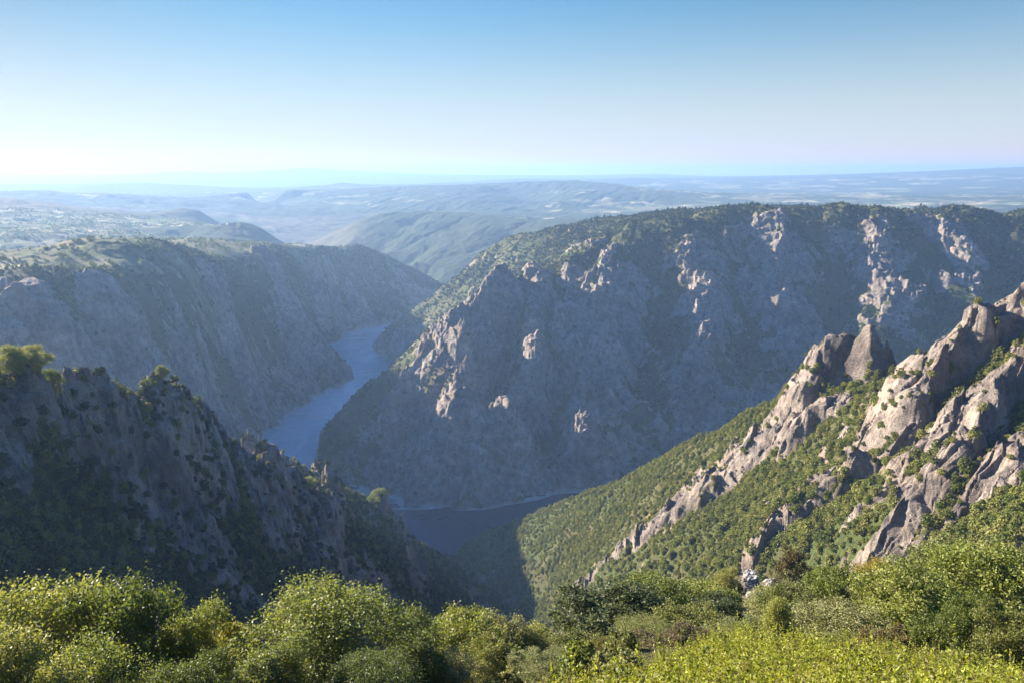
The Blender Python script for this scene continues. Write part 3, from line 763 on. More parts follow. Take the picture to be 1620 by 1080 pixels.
L_BIRCH = leaf_material('birch_leaves', [(.15, (.075, .10, .024)), (.5, (.15, .18, .045)), (.75, (.25, .26, .08)), (.95, (.36, .32, .14))], .45, .55)
L_WILLOW = leaf_material('grey_green_leaves', [(.2, (.095, .115, .036)), (.5, (.18, .195, .06)), (.85, (.29, .275, .11))], .3)
L_YELLOW = leaf_material('turning_leaves', [(.2, (.13, .12, .02)), (.5, (.22, .20, .035)), (.85, (.34, .27, .06))], .45)
L_BROWN = leaf_material('dry_leaves', [(.2, (.10, .08, .035)), (.5, (.18, .14, .06)), (.85, (.27, .21, .10))], .35)
L_HEATH = leaf_material('heather_sprigs', [(.15, (.12, .135, .014)), (.5, (.26, .285, .03)), (.85, (.41, .41, .06))], .4)
L_PLAT = leaf_material('pale_woodland_leaves', [(.2, (.10, .135, .045)), (.5, (.17, .20, .065)), (.85, (.25, .26, .10))], .35)
L_HOLM = leaf_material('dusky_oak_leaves', [(.2, (.030, .042, .014)), (.5, (.072, .09, .028)), (.8, (.14, .15, .05))], .3)
def bark_material():
    m, nt = new_mat('bark'); g = NT(nt)
    pos = g.n('ShaderNodeNewGeometry').outputs['Position']
    b = g.n('ShaderNodeBsdfPrincipled'); b.inputs['Roughness'].default_value = .9
    g.l(g.ramp(g.tex(pos, 9, 5), [(.3, (.06, .045, .035)), (.7, (.22, .18, .14))]), b.inputs['Base Color'])
    o = g.n('ShaderNodeOutputMaterial'); g.l(b.outputs[0], o.inputs[0]); return m
M_BARK = bark_material()

def leaf_quads(c, size, rng, up=.3, length=1.6):
    """rhombic leaves at centres c"""
    n = len(c)
    nv = rng.normal(size=(n, 3)); nv[:, 2] += up; nv /= np.linalg.norm(nv, axis=1)[:, None]
    t = rng.normal(size=(n, 3)); t -= (t * nv).sum(1)[:, None] * nv; t /= np.linalg.norm(t, axis=1)[:, None]
    b = np.cross(nv, t)
    s = (size * rng.uniform(.65, 1.35, n))[:, None]
    P = np.stack([c - t * s * length * .5, c + b * s * .5, c + t * s * length * .5, c - b * s * .5], 1)
    return P.reshape(-1, 3), np.arange(4 * n).reshape(n, 4)

def tube(path, radii, sides=6):
    path = np.array(path, float); V = []; F = []
    for i, p in enumerate(path):
        d = path[min(i + 1, len(path) - 1)] - path[max(i - 1, 0)]; d /= np.linalg.norm(d) + 1e-9
        a = np.cross(d, (0.3, 1, .1)); a /= np.linalg.norm(a); b = np.cross(d, a)
        for k in range(sides):
            th = 2 * math.pi * k / sides
            V.append(p + radii[i] * (math.cos(th) * a + math.sin(th) * b))
    for i in range(len(path) - 1):
        for k in range(sides):
            F.append((i * sides + k, i * sides + (k + 1) % sides, (i + 1) * sides + (k + 1) % sides, (i + 1) * sides + k))
    return np.array(V), np.array(F)

def crown_shape(rng, W, H, lobes, low):
    """cluster centres on and inside a lumpy crown made of overlapping lobes; returns centres and lobes"""
    L = []
    for k in range(lobes):
        f = (k + .5) / lobes
        z = H * (low + (1 - low) * (f ** .8)) * rng.uniform(.85, 1.0)
        reach = W * math.sqrt(max(.05, 1 - ((z / H - .42) / .68) ** 2)) * rng.uniform(.25, .78)
        th = k * 2.4 + rng.uniform(-.6, .6)
        rad = W * rng.uniform(.26, .42) * (1.0 if z < .75 * H else .75)
        z = min(z, H - rad * .9)
        L.append((math.cos(th) * reach, math.sin(th) * reach, max(z, rad * .6), rad))
    L.append((rng.uniform(-.12, .12) * W, rng.uniform(-.12, .12) * W, H - .26 * W, W * .27))
    return L

def make_crown(seed, W, H, n_leaf, leaf, lobes=12, low=.2, spray=.5, up=.3):
    rng = np.random.default_rng(seed)
    L = crown_shape(rng, W, H, lobes, low)
    tw = []
    vol = np.array([l[3] ** 2 for l in L]); vol /= vol.sum()
    n_cl = max(24, int(n_leaf / 55))
    for l, v in zip(L, vol):
        m = max(3, int(n_cl * v))
        u = rng.normal(size=(m, 3)); u[:, 2] = np.abs(u[:, 2]) * .9 - .25 + u[:, 2] * .35
        u /= np.linalg.norm(u, axis=1)[:, None]
        rr = l[3] * rng.uniform(.55, 1.12, m) ** .7
        tw.append(np.array(l[:3]) + u * rr[:, None] * (1, 1, 1.05))
    tw = np.concatenate(tw)
    per = max(4, n_leaf // len(tw))
    sg = W * .062
    c = np.repeat(tw, per, 0)
    dirs = np.repeat(rng.normal(size=tw.shape) * (.5, .5, .5) + (0, 0, spray), per, 0)
    t = rng.uniform(-1, 1, len(c))[:, None]
    c = c + dirs * t * sg * 1.7 + rng.normal(size=c.shape) * sg * .8
    c[:, 2] = np.maximum(c[:, 2], .05 * H * rng.random(len(c)))
    V, F = leaf_quads(c, leaf, rng, up)
    return V, F, L

def make_trunk(L, H, W, seed, r0=.09):
    rng = np.random.default_rng(seed + 99)
    Vs, Fs, off = [], [], 0
    top = max(L, key=lambda l: l[2])
    spine = [np.array((0, 0, -.6)), np.array((.02 * W, .01 * W, .2 * H)), np.array((top[0] * .3, top[1] * .3, .5 * H)), np.array((top[0] * .8, top[1] * .8, .86 * H))]
    parts = [tube(spine, [r0 * H * .22, r0 * H * .16, r0 * H * .09, r0 * H * .03], 8)]
    for l in L:
        s = np.array((0.02 * W, .01 * W, H * min(.75, max(.06, l[2] / H * .55))))
        s[:2] += (spine[2][:2]) * (s[2] / (.5 * H)) * .7
        e = np.array(l[:3]); mid = (s + e) / 2 + rng.normal(size=3) * W * .04 + (0, 0, -.04 * H)
        parts.append(tube([s, mid, e], [r0 * H * .08, r0 * H * .05, r0 * H * .02], 5))
        for q in range(4):
            d = rng.normal(size=3); d[2] = abs(d[2]) * .8; d /= np.linalg.norm(d)
            parts.append(tube([(mid + e) / 2, e * .5 + (mid + e) * .25 + d * l[3] * .4, e + d * l[3] * .85], [r0 * H * .028, r0 * H * .02, r0 * H * .006], 4))
    for V, F in parts:
        Vs.append(V); Fs.append(F + off); off += len(V)
    return np.concatenate(Vs), np.concatenate(Fs)

def ground_z(x, y):
    """height of the built mesh at x, y"""
    x = np.atleast_1d(np.asarray(x, float)); y = np.atleast_1d(np.asarray(y, float))
    a = np.arctan2(x, y); r = np.hypot(x, y)
    i = np.clip(np.searchsorted(AZ, a) - 1, 0, len(AZ) - 2)
    u = (a - AZ[i]) / (AZ[i + 1] - AZ[i])
    out = np.empty(len(x))
    for k in range(len(x)):
        z0 = np.interp(r[k], R[i[k]], TZ[i[k]]); z1 = np.interp(r[k], R[i[k] + 1], TZ[i[k] + 1])
        out[k] = z0 * (1 - u[k]) + z1 * u[k]
    return out

def blob_mesh(name, seed, n, leaf, mat, aspect=.9, low=.15, lobes=6):
    V, F, _ = make_crown(seed, 1.0, 2.0 * aspect, int(n * .7), leaf, lobes, low, .2, .5)
    rng = np.random.default_rng(seed + 5); m = int(n * .6)
    u = rng.normal(size=(m, 3)); u /= np.linalg.norm(u, axis=1)[:, None]
    c = u * (rng.random((m, 1)) ** .4) * (.86, .86, .8 * aspect) + (0, 0, .85 * aspect)
    V2, F2 = leaf_quads(c, leaf * 1.15, rng, .4); F = np.concatenate([F, F2 + len(V)]); V = np.concatenate([V, V2])
    V[:, 2] -= .12
    return mesh_from(name, V, F, mat, False)
def conifer_mesh(name, seed, mat, n=420):
    rng = np.random.default_rng(seed)
    z = rng.uniform(.12, 1, n) ** .8
    rad = (1 - z) ** .75 * .42 * rng.uniform(.35, 1.05, n) * (1 + .25 * np.sin(z * 40))
    th = rng.uniform(0, 2 * math.pi, n)
    c = np.stack([np.cos(th) * rad, np.sin(th) * rad, z * 2.4], -1)
    V, F = leaf_quads(c, .15, rng, .6)
    tv, tf = tube([(0, 0, -.3), (0, 0, 2.0)], [.05, .015], 5)
    return mesh_from(name, np.concatenate([V, tv]), np.concatenate([F, tf + len(V)]), mat, False)

def proto(me):
    return bpy.data.objects.new(me.name + '_source', me)

def scatter(name, pts, scl, protos, label_kind='stuff', tilt=.12):
    """one stuff object: the sources set down at every point by a geometry-nodes modifier"""
    n = len(pts)
    me = bpy.data.meshes.new(name)
    me.vertices.add(n); me.vertices.foreach_set('co', pts.astype(np.float32).ravel())
    rot = np.stack([RNG.normal(0, tilt, n), RNG.normal(0, tilt, n), RNG.uniform(0, 6.283, n)], -1)
    a = me.attributes.new('rot', 'FLOAT_VECTOR', 'POINT'); a.data.foreach_set('vector', rot.astype(np.float32).ravel())
    s3 = np.stack([scl * RNG.uniform(.85, 1.2, n), scl * RNG.uniform(.85, 1.2, n), scl * RNG.uniform(.75, 1.2, n)], -1)
    a = me.attributes.new('scl', 'FLOAT_VECTOR', 'POINT'); a.data.foreach_set('vector', s3.astype(np.float32).ravel())
    a = me.attributes.new('pick', 'INT', 'POINT'); a.data.foreach_set('value', RNG.integers(0, len(protos), n).astype(np.int32))
    me.update()
    o = link(name, me, kind=label_kind)
    ng = bpy.data.node_groups.new(name + '_spread', 'GeometryNodeTree')
    ng.interface.new_socket('Geometry', in_out='INPUT', socket_type='NodeSocketGeometry')
    ng.interface.new_socket('Geometry', in_out='OUTPUT', socket_type='NodeSocketGeometry')
    N_, L_ = ng.nodes, ng.links
    gi = N_.new('NodeGroupInput'); go = N_.new('NodeGroupOutput')
    jn = N_.new('GeometryNodeJoinGeometry')
    for p in reversed(protos):
        oi = N_.new('GeometryNodeObjectInfo'); oi.inputs['Object'].default_value = p; oi.inputs['As Instance'].default_value = True
        L_.new(oi.outputs['Geometry'], jn.inputs[0])
    ip = N_.new('GeometryNodeInstanceOnPoints'); ip.inputs['Pick Instance'].default_value = True
    def named(nm, typ):
        q = N_.new('GeometryNodeInputNamedAttribute'); q.data_type = typ; q.inputs['Name'].default_value = nm
        return q.outputs['Attribute']
    L_.new(gi.outputs[0], ip.inputs['Points']); L_.new(jn.outputs[0], ip.inputs['Instance'])
    L_.new(named('pick', 'INT'), ip.inputs['Instance Index'])
    L_.new(named('rot', 'FLOAT_VECTOR'), ip.inputs['Rotation']); L_.new(named('scl', 'FLOAT_VECTOR'), ip.inputs['Scale'])
    L_.new(ip.outputs[0], go.inputs[0])
    md = o.modifiers.new('spread', 'NODES'); md.node_group = ng
    return o

# candidate ground points, weighted by true ground area
_dr = np.gradient(R, axis=1); _da = np.gradient(AZ)[:, None]
_area = (R * _dr * _da)
_hx = np.gradient(TZ, axis=1) / np.maximum(_dr, 1e-3)
_deg = np.degrees(AA)
_el = np.arctan2(TZ + 6 - EYE, R)
_seen = _el >= np.maximum.accumulate(np.arctan2(TZ - EYE, R), axis=1) - .02
def pick_points(weight, n, seed):
    w = (weight * _area * _seen * (np.abs(_deg) < 36)).ravel()
    rng = np.random.default_rng(seed)
    c = np.cumsum(w); idx = np.searchsorted(c, rng.random(n) * c[-1]); idx = np.unique(np.clip(idx, 0, len(c) - 1))
    return np.stack([TX.ravel()[idx], TY.ravel()[idx], TZ.ravel()[idx]], -1)
open_ = 1 - np.clip(TK, 0, 1)
steep = np.abs(_hx)

bush = [proto(blob_mesh('scrub_bush', 30 + k, 420, .17, L_SCRUB, (.8, .95, .7)[k % 3])) for k in range(3)]
oakb = [proto(blob_mesh('oak_bush', 40 + k, 480, .16, L_OAK, (.95, 1.1, .85)[k % 3])) for k in range(3)]
darkb = [proto(blob_mesh('evergreen_bush', 50 + k, 380, .18, L_DARK, (.85, 1.0, .75)[k % 3])) for k in range(3)]
platb = [proto(blob_mesh('woodland_tree', 60 + k, 260, .2, L_PLAT, .8)) for k in range(2)]
pineb = [proto(conifer_mesh('ridge_pine', 70 + k, L_DARK)) for k in range(2)]
undb = [proto(blob_mesh('low_shrub', 80 + k, 1500, .085, (L_SCRUB, L_WILLOW, L_OAK)[k], .75)) for k in range(3)]

# sunlit hillside scrub
big = smooth(-.1, .35, noise(TX, TY, 75, 3.9) + .5 * noise(TX, TY, 28, 5.1))
w = (TREG == 2) * (.05 + open_) * (.4 + big) * (R > 180) * (R < 1100)
p = pick_points(w, 36000, 1)
scatter('hillside_scrub', p, (.7 + 1.9 * RNG.random(len(p)) ** 2) * (1 + .35 * smooth(600, 420, np.hypot(p[:, 0], p[:, 1]))), oakb + bush)
# shaded ridge scrub
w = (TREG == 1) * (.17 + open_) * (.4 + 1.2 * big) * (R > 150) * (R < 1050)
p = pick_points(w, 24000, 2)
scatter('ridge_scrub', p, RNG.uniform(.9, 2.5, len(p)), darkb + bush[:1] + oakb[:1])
# canyon walls
w = (TREG == 3) * (.02 + open_ ** 2 * (.3 + smooth(-.2, .3, noise(TX, TY, 110, 2.9)))) * (R > 1000) * (R < 3200)
p = pick_points(w, 28000, 3); p = p[p[:, 2] > 9]
scatter('canyon_scrub', p, RNG.uniform(1.5, 3.8, len(p)), darkb + bush[:1])
# rim of the mesa: pines
crest = (TREG >= 3) * (_deg > 0) * (R > 1500) * (R < 2700) * (steep < .35) * (TZ > 330)
p = pick_points(crest * (.25 + smooth(-.1, .2, noise(TX, TY, 120, 6.6))), 5200, 4)
scatter('rim_pine_wood', p, RNG.uniform(2.0, 4.2, len(p)), pineb + darkb[:2])
# plateau woodland
w = (TREG == 4) * (_deg < -6) * (R < 4200) * smooth(-.25, .1, noise(TX, TY, 60, 4.2) + .5 * noise(TX, TY, 200, 1.7))
p = pick_points(w, 9000, 5)
scatter('plateau_woodland', p, RNG.uniform(1.4, 3.6, len(p)), platb + oakb[:1])
# undergrowth between the near trees
w = (TREG <= 1) * (R > 12) * np.where((R > 26) | (_deg < 10), 1.0, .35) * (R < 260) * np.where((R > 58) & (R < 112) & (_deg > 14) & (_deg < 23), .05, 1.0) * (.5 + 1.0 * (R > 60)) * smooth(260, 60, R) * (_deg > -36)
p = pick_points(w, 6500, 6)
scatter('undergrowth', p, RNG.uniform(.35, .9, len(p)), undb)

# heather in front
def heather_mesh(name, seed, mat):
    rng = np.random.default_rng(seed); Vs = []
    for k in range(34):
        b = np.array([*rng.normal(0, .17, 2), 0]); tip = b + np.array([*(rng.normal(0, .10, 2) + b[:2] * .5), rng.uniform(.32, .62)])
        m = 30; t = rng.uniform(.25, 1.0, m)[:, None]
        c = b + (tip - b) * t + rng.normal(size=(m, 3)) * .018 * (1.35 - t)
        Vs.append(c)
    c = np.concatenate(Vs)
    V, F = leaf_quads(c, .016, rng, .1, 2.2)
    tv, tf = tube([(0, 0, -.05), (0, 0, .3)], [.012, .004], 4)
    return mesh_from(name, np.concatenate([V, tv]), np.concatenate([F, tf + len(V)]), mat, False)
L_HEATH2 = leaf_material('faded_heather_sprigs', [(.15, (.08, .075, .02)), (.5, (.17, .15, .035)), (.85, (.26, .22, .07))], .35)
hb = [proto(heather_mesh('heather', 90 + k, L_HEATH if k < 4 else L_HEATH2)) for k in range(5)]
nh = 11000
ha = RNG.uniform(-14, 37, nh); hd = np.sqrt(RNG.uniform(7.5 ** 2, 27 ** 2, nh))
hl = np.interp(ha, [-14, 0, 5, 10, 15, 20, 33, 37], [0, 0, 13, 19, 23, 25.5, 26.5, 26.5])
k_ = hd < hl + noise(ha * 1.0, hd * 1.0, 4, 1.3) * 1.5
ha, hd = np.radians(ha[k_]), hd[k_]
hx, hy = np.sin(ha) * hd, np.cos(ha) * hd
hz = ground_z(hx, hy)
_m = noise(hx, hy, 2.6, 4.4) + .6 * noise(hx, hy, 1.1, 6.1) > -.42
hx, hy, hz = hx[_m], hy[_m], hz[_m]
scatter('heather', np.stack([hx, hy, hz], -1), RNG.uniform(.7, 1.4, len(hx)) * (1.1 + .6 * noise(hx, hy, 3.2, 2.7) + .3 * noise(hx, hy, 1.2, 3.7)), hb, tilt=.16)
print('scatter', time.time() - T0)

# ------------------------------------------------------------------ single trees and tall shrubs near the viewpoint
KINDS = {  # kind: (name, leaves, leaf size, count, half width, height, lobes, low, spray)
    'birch': ('birch_tree', L_BIRCH, .052, 66000, 2.6, 7.6, 22, .14, .9),
    'birchb': ('birch_tree', L_BIRCH, .052, 58000, 2.2, 7.6, 18, .12, .9),
    'oak': ('oak_tree', L_OAK, .075, 30000, 2.8, 5.6, 18, .12, .3),
    'holm': ('evergreen_oak', L_HOLM, .08, 26000, 2.6, 5.6, 16, .12, .3),
    'willow': ('willow_shrub', L_WILLOW, .065, 30000, 2.6, 5.2, 18, .1, .5),
    'yellow': ('turning_birch', L_YELLOW, .065, 22000, 2.0, 6.0, 14, .12, .8),
    'brown': ('dry_shrub', L_BROWN, .06, 9000, 1.6, 2.6, 12, .1, .5),
    'green': ('leafy_shrub', L_SCRUB, .07, 26000, 2.4, 4.6, 16, .1, .4),
}
_made = {}
def tree_mesh(kind, var):
    if (kind, var) not in _made:
        nm, mat, leaf, n, W_, H_, lobes, low, spray = KINDS[kind]
        sd = 200 + sum(map(ord, kind)) * 3 + var * 17
        V, F, L = make_crown(sd, W_, H_, n, leaf, lobes, low, spray)
        tv, tf = make_trunk(L, H_, W_, sd)
        _made[(kind, var)] = (mesh_from('crown', V, F, mat, False), mesh_from('trunk', tv, tf, M_BARK), W_, H_)
    return _made[(kind, var)]
TREES = [  # crown centre and top in the photo, half width in photo pixels, distance, kind, label
    (60, 893, 120, 27, 'birch', 'broad yellow-green birch filling the bottom left corner'),
    (198, 888, 95, 25, 'birchb', 'tallest pale birch rising against the dark ridge near the left edge'),
    (285, 948, 70, 25.5, 'birchb', 'lower birch shoulder between the tallest birch and the yellow one'),
    (352, 966, 60, 28, 'yellow', 'yellow turning birch between two green birches'),
    (500, 918, 130, 24, 'birch', 'widest round birch crown at bottom, left of centre'),
    (622, 962, 80, 27, 'birchb', 'birch adjoining the widest birch on its right, pinkish twigs at top'),
    (10, 980, 90, 20, 'birchb', 'dark birch foliage cut by the left edge of the picture'),
    (120, 1000, 90, 21, 'birch', 'shaded birch below the tallest birch at the bottom edge'),
    (420, 1010, 80, 21, 'birchb', 'shadowy birch below the yellow birch at the bottom edge'),
    (300, 1035, 70, 19, 'birchb', 'low birch at the bottom edge between two taller crowns'),
    (580, 1040, 80, 20, 'birch', 'low dark birch at the bottom edge under the widest birch'),
    (725, 960, 75, 34, 'oak', 'olive oak crown just right of the birches below the dark gully'),
    (795, 972, 55, 38, 'willow', 'pale olive shrub under the gully mouth in the centre'),
    (700, 1020, 60, 27, 'willow', 'speckled olive shrub at the bottom edge right of the birches'),
    (780, 1010, 45, 29, 'green', 'rounded green shrub at bottom centre'),
    (850, 995, 50, 38, 'oak', 'small oak left of the large dark oak'),
    (865, 1035, 45, 26, 'willow', 'pale bush just above the heather at bottom centre'),
    (955, 932, 95, 48, 'holm', 'large dark olive oak standing before the bare pink slope'),
    (1050, 918, 75, 58, 'oak', 'oak behind and right of the large dark olive oak'),
    (1118, 915, 60, 62, 'oak', 'oak between the large dark one and the boulder knoll'),
    (1145, 945, 50, 50, 'holm', 'near-black evergreen oak below the grey boulders'),
    (1012, 985, 60, 38, 'birch', 'round yellow-green birch with red-brown leaves in front of the dark oaks'),
    (1090, 968, 60, 43, 'green', 'olive-green shrub in front of the near-black evergreen oak'),
    (915, 1010, 50, 33, 'green', 'dense shrub left of the round yellow-green birch'),
    (950, 1045, 40, 27, 'yellow', 'yellowish low birch rising from the heather'),
    (1070, 1020, 60, 29, 'brown', 'brown spindly shrub at the upper edge of the heather'),
    (1135, 1000, 45, 36, 'birchb', 'light green bushy birch right of the brown spindly shrub'),
    (1240, 928, 55, 56, 'willow', 'grey-green willow just under the flat boulders'),
    (1190, 985, 50, 38, 'willow', 'grey-green shrub left of the small pine'),
    (1325, 895, 55, 58, 'oak', 'brownish oak crown right of the boulder knoll'),
    (1395, 880, 50, 62, 'yellow', 'yellow-olive crown rising in front of the right slope'),
    (1340, 955, 75, 40, 'willow', 'round grey-green willow right of the small pine'),
    (1270, 930, 50, 46, 'green', 'brown-green shrub behind the small pine'),
    (1465, 900, 85, 43, 'oak', 'bright green leafy oak in the middle of the right-hand thicket'),
    (1405, 925, 50, 47, 'green', 'tall green shrub left of the bright green oak'),
    (1515, 862, 75, 62, 'willow', 'silvery green willow below the right crags'),
    (1592, 862, 85, 50, 'oak', 'big olive oak at the right edge'),
    (1568, 848, 60, 74, 'willow', 'grey willow behind the big olive oak'),
    (1540, 935, 50, 39, 'oak', 'deep green shrubby oak in front of the silvery willow'),
    (1610, 960, 50, 36, 'green', 'low shrub at the right edge above the heather'),
    (1255, 866, 26, 96, 'brown', 'dry straw-brown bush on top of the boulder knoll'),
    (1400, 985, 34, 28, 'brown', 'orange-brown dying shrub at the top edge of the heather'),
    (1150, 897, 20, 92, 'green', 'small green bush left of the big boulder'),
    (1340, 1005, 30, 29, 'green', 'small olive bush beside the orange-brown shrub'),
]
def ground_one(x, y): return float(ground_z([x], [y])[0])
for i, (px, py, hw, dist, kind, label) in enumerate(TREES):
    x, y, ztop = at(px, py, dist)
    gz = ground_one(x, y)
    cr, tr, W_, H_ = tree_mesh(kind, i % 2)
    h = max((ztop - gz) * .93, .75)
    wdt = 1.22 * hw / FPX * math.hypot(dist, EYE - ztop)
    e = bpy.data.objects.new(KINDS[kind][0], None); COL.objects.link(e)
    e.location = (x, y, gz - .05); e.rotation_euler = (0, 0, i * 2.1)
    sx = wdt / W_; sz = h / H_
    e.scale = (sx, sx, sz)
    e['label'] = label; e['category'] = 'shrub' if 'shrub' in KINDS[kind][0] else 'tree'
    e['group'] = 'trees and tall shrubs below the viewpoint'
    link('trunk', tr, e); link('crown', cr, e)

def pine_tree(px, py, dist):
    x, y, zt = at(px, py, dist); gz = ground_one(x, y); h = zt - gz
    rng = np.random.default_rng(3)
    tv, tf = tube([(0, 0, -.4), (.1, 0, h * .4), (0, .05, h * .97)], [.13, .09, .02], 8)
    Vs, Fs, off, cs = [tv], [tf], len(tv), []
    for k in range(46):
        z = h * (.22 + .76 * k / 46); ln = (h * .34) * (1 - .8 * k / 46) * rng.uniform(.6, 1.1); th = k * 2.4
        d = np.array((math.cos(th), math.sin(th), .32)); s = np.array((0, 0, z)); e_ = s + d * ln
        v, f = tube([s, s + d * ln * .6 + (0, 0, -.05), e_], [.03, .02, .008], 4); Vs.append(v); Fs.append(f + off); off += len(v)
        if k > 6 or k % 2:
            for q in range(5):
                c0 = s + d * ln * rng.uniform(.4, 1.05) + rng.normal(size=3) * .12
                cs.append(c0 + rng.normal(size=(90, 3)) * (.12, .12, .10))
    e = bpy.data.objects.new('pine_tree', None); COL.objects.link(e); e.location = (x, y, gz)
    e['label'] = 'small open pine with bare lower branches standing just above the heather'; e['category'] = 'tree'
    link('trunk', mesh_from('trunk', np.concatenate(Vs), np.concatenate(Fs), M_BARK), e)
    V, F = leaf_quads(np.concatenate(cs), .022, rng, .4, 5)
    link('crown', mesh_from('crown', V, F, L_OAK, False), e)
pine_tree(1232, 955, 33)

# single oaks and shrubs one can tell apart on the slopes
w = (TREG == 2) * (.1 + open_) * (R > 300) * (R < 620) * (_deg > 4)
p = pick_points(w, 150, 21)
for q in p:
    o = link('hillside_oak', oakb[int(RNG.integers(3))].data, None, q - (0, 0, .2), label='green oak bush among others on the sunlit slope below the crags', category='tree', group='oak bushes on the sunlit slope')
    s_ = float(RNG.uniform(2.0, 3.4)); o.scale = (s_, s_, s_ * .9); o.rotation_euler = (0, 0, float(RNG.uniform(0, 6)))
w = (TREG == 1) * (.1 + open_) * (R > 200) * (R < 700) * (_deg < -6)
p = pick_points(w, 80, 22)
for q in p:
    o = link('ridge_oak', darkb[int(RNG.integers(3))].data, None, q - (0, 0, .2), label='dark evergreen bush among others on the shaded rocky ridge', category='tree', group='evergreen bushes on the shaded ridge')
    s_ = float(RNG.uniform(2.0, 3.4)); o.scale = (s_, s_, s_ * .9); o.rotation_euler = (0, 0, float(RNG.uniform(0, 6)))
# lit trees on the ridge's left end
def crest_tree(px, py, hw, dist, label):
    x, y, zt = at(px, py, dist); gz = ground_one(x, y); cr, tr, W_, H_ = tree_mesh('oak', 1)
    e = bpy.data.objects.new('oak_tree', None); COL.objects.link(e); e.location = (x, y, gz - .3)
    sx = hw / FPX * dist * 1.05 / W_; e.scale = (sx, sx, max((zt - gz) / H_, sx * .8)); e.rotation_euler = (0, 0, px)
    e['label'] = label; e['category'] = 'tree'; e['group'] = 'oaks along the crest of the dark ridge'
    link('trunk', tr, e); link('crown', cr, e)
for a_ in ((20, 556, 26, 300, 'topmost sunlit oak on the ridge crest at the left edge'), (50, 568, 24, 305, 'sunlit oak second along the ridge crest'), (78, 582, 18, 312, 'lowest sunlit oak above the notch in the ridge crest'),
           (232, 610, 12, 392, 'small sunlit oak left of the rocky knob on the crest'), (258, 609, 12, 400, 'small sunlit oak right beside the rocky knob on the crest'), (490, 788, 13, 560, 'bright green bush on the ridge shoulder above the river bend'),
           (600, 828, 20, 700, 'sunlit oak clump low on the ridge above the dark water')):
    crest_tree(*a_)
print('trees', time.time() - T0)

# ------------------------------------------------------------------ boulders
def rock_material():
    m, nt = new_mat('granite_boulder'); g = NT(nt)
    pos = g.n('ShaderNodeNewGeometry').outputs['Position']
    b = g.n('ShaderNodeBsdfPrincipled'); b.inputs['Roughness'].default_value = .9
    g.l(g.ramp(g.tex(pos, 2.2, 6, .7), [(.3, (.10, .09, .08)), (.48, (.30, .27, .24)), (.7, (.50, .46, .41))]), b.inputs['Base Color'])
    bp = g.n('ShaderNodeBump'); bp.inputs['Strength'].default_value = .7; bp.inputs['Distance'].default_value = .15
    g.l(g.tex(pos, 5, 5, .7), bp.inputs['Height']); g.l(bp.outputs[0], b.inputs['Normal'])
    o = g.n('ShaderNodeOutputMaterial'); g.l(b.outputs[0], o.inputs[0]); return m
M_BOUL = rock_material()
import bmesh
def boulder(px, py, dist, sx, sy, sz, seed, label):
    x, y, _ = at(px, py, dist); gz = ground_one(x, y)
    bm = bmesh.new(); bmesh.ops.create_icosphere(bm, subdivisions=5, radius=1)
    rng = np.random.default_rng(seed)
    cuts = [(Vector(rng.normal(size=3)).normalized(), rng.uniform(.62, .85)) for _ in range(11)]
    for v in bm.verts:
        p = v.co.copy()
        for n_, d_ in cuts:
            e_ = p.dot(n_) - d_
            if e_ > 0: p -= n_ * e_ * .93
        v.co = Vector((p.x * sx, p.y * sy, p.z * sz))
    me = bpy.data.meshes.new('boulder')
    bm.to_mesh(me); bm.free()
    n = len(me.vertices); co = np.empty(n * 3); me.vertices.foreach_get('co', co); co = co.reshape(-1, 3)
    k = .09 * noise(co[:, 0] + co[:, 2] * .7, co[:, 1] - co[:, 2] * .6, .7, 1.1) + .05 * noise(co[:, 0] - co[:, 2], co[:, 1] + co[:, 2], .25, 2.1)
    co *= (1 + k)[:, None]; me.vertices.foreach_set('co', co.ravel()); me.materials.append(M_BOUL)
    o = link('boulder', me, None, (x, y, gz + sz * .55), label=label, category='boulder', group='boulders on the grassy knoll')
    o.rotation_euler = (rng.uniform(-.2, .2), rng.uniform(-.2, .2), rng.uniform(0, 6))
boulder(1190, 895, 94, 1.5, 1.3, 1.7, 1, 'tallest pale grey boulder on the knoll, with split top')
boulder(1222, 893, 96, 1.2, .9, .8, 2, 'low grey boulder just right of the tallest one')
boulder(1196, 915, 88, 1.3, .9, .8, 3, 'slanting slab boulder below the tallest one')
boulder(1225, 925, 84, 1.7, 1.2, .8, 5, 'flat rounded pinkish boulder lowest on the knoll')
boulder(1160, 900, 92, .6, .5, .4, 6, 'smallest boulder half hidden in grass left of the tallest one')

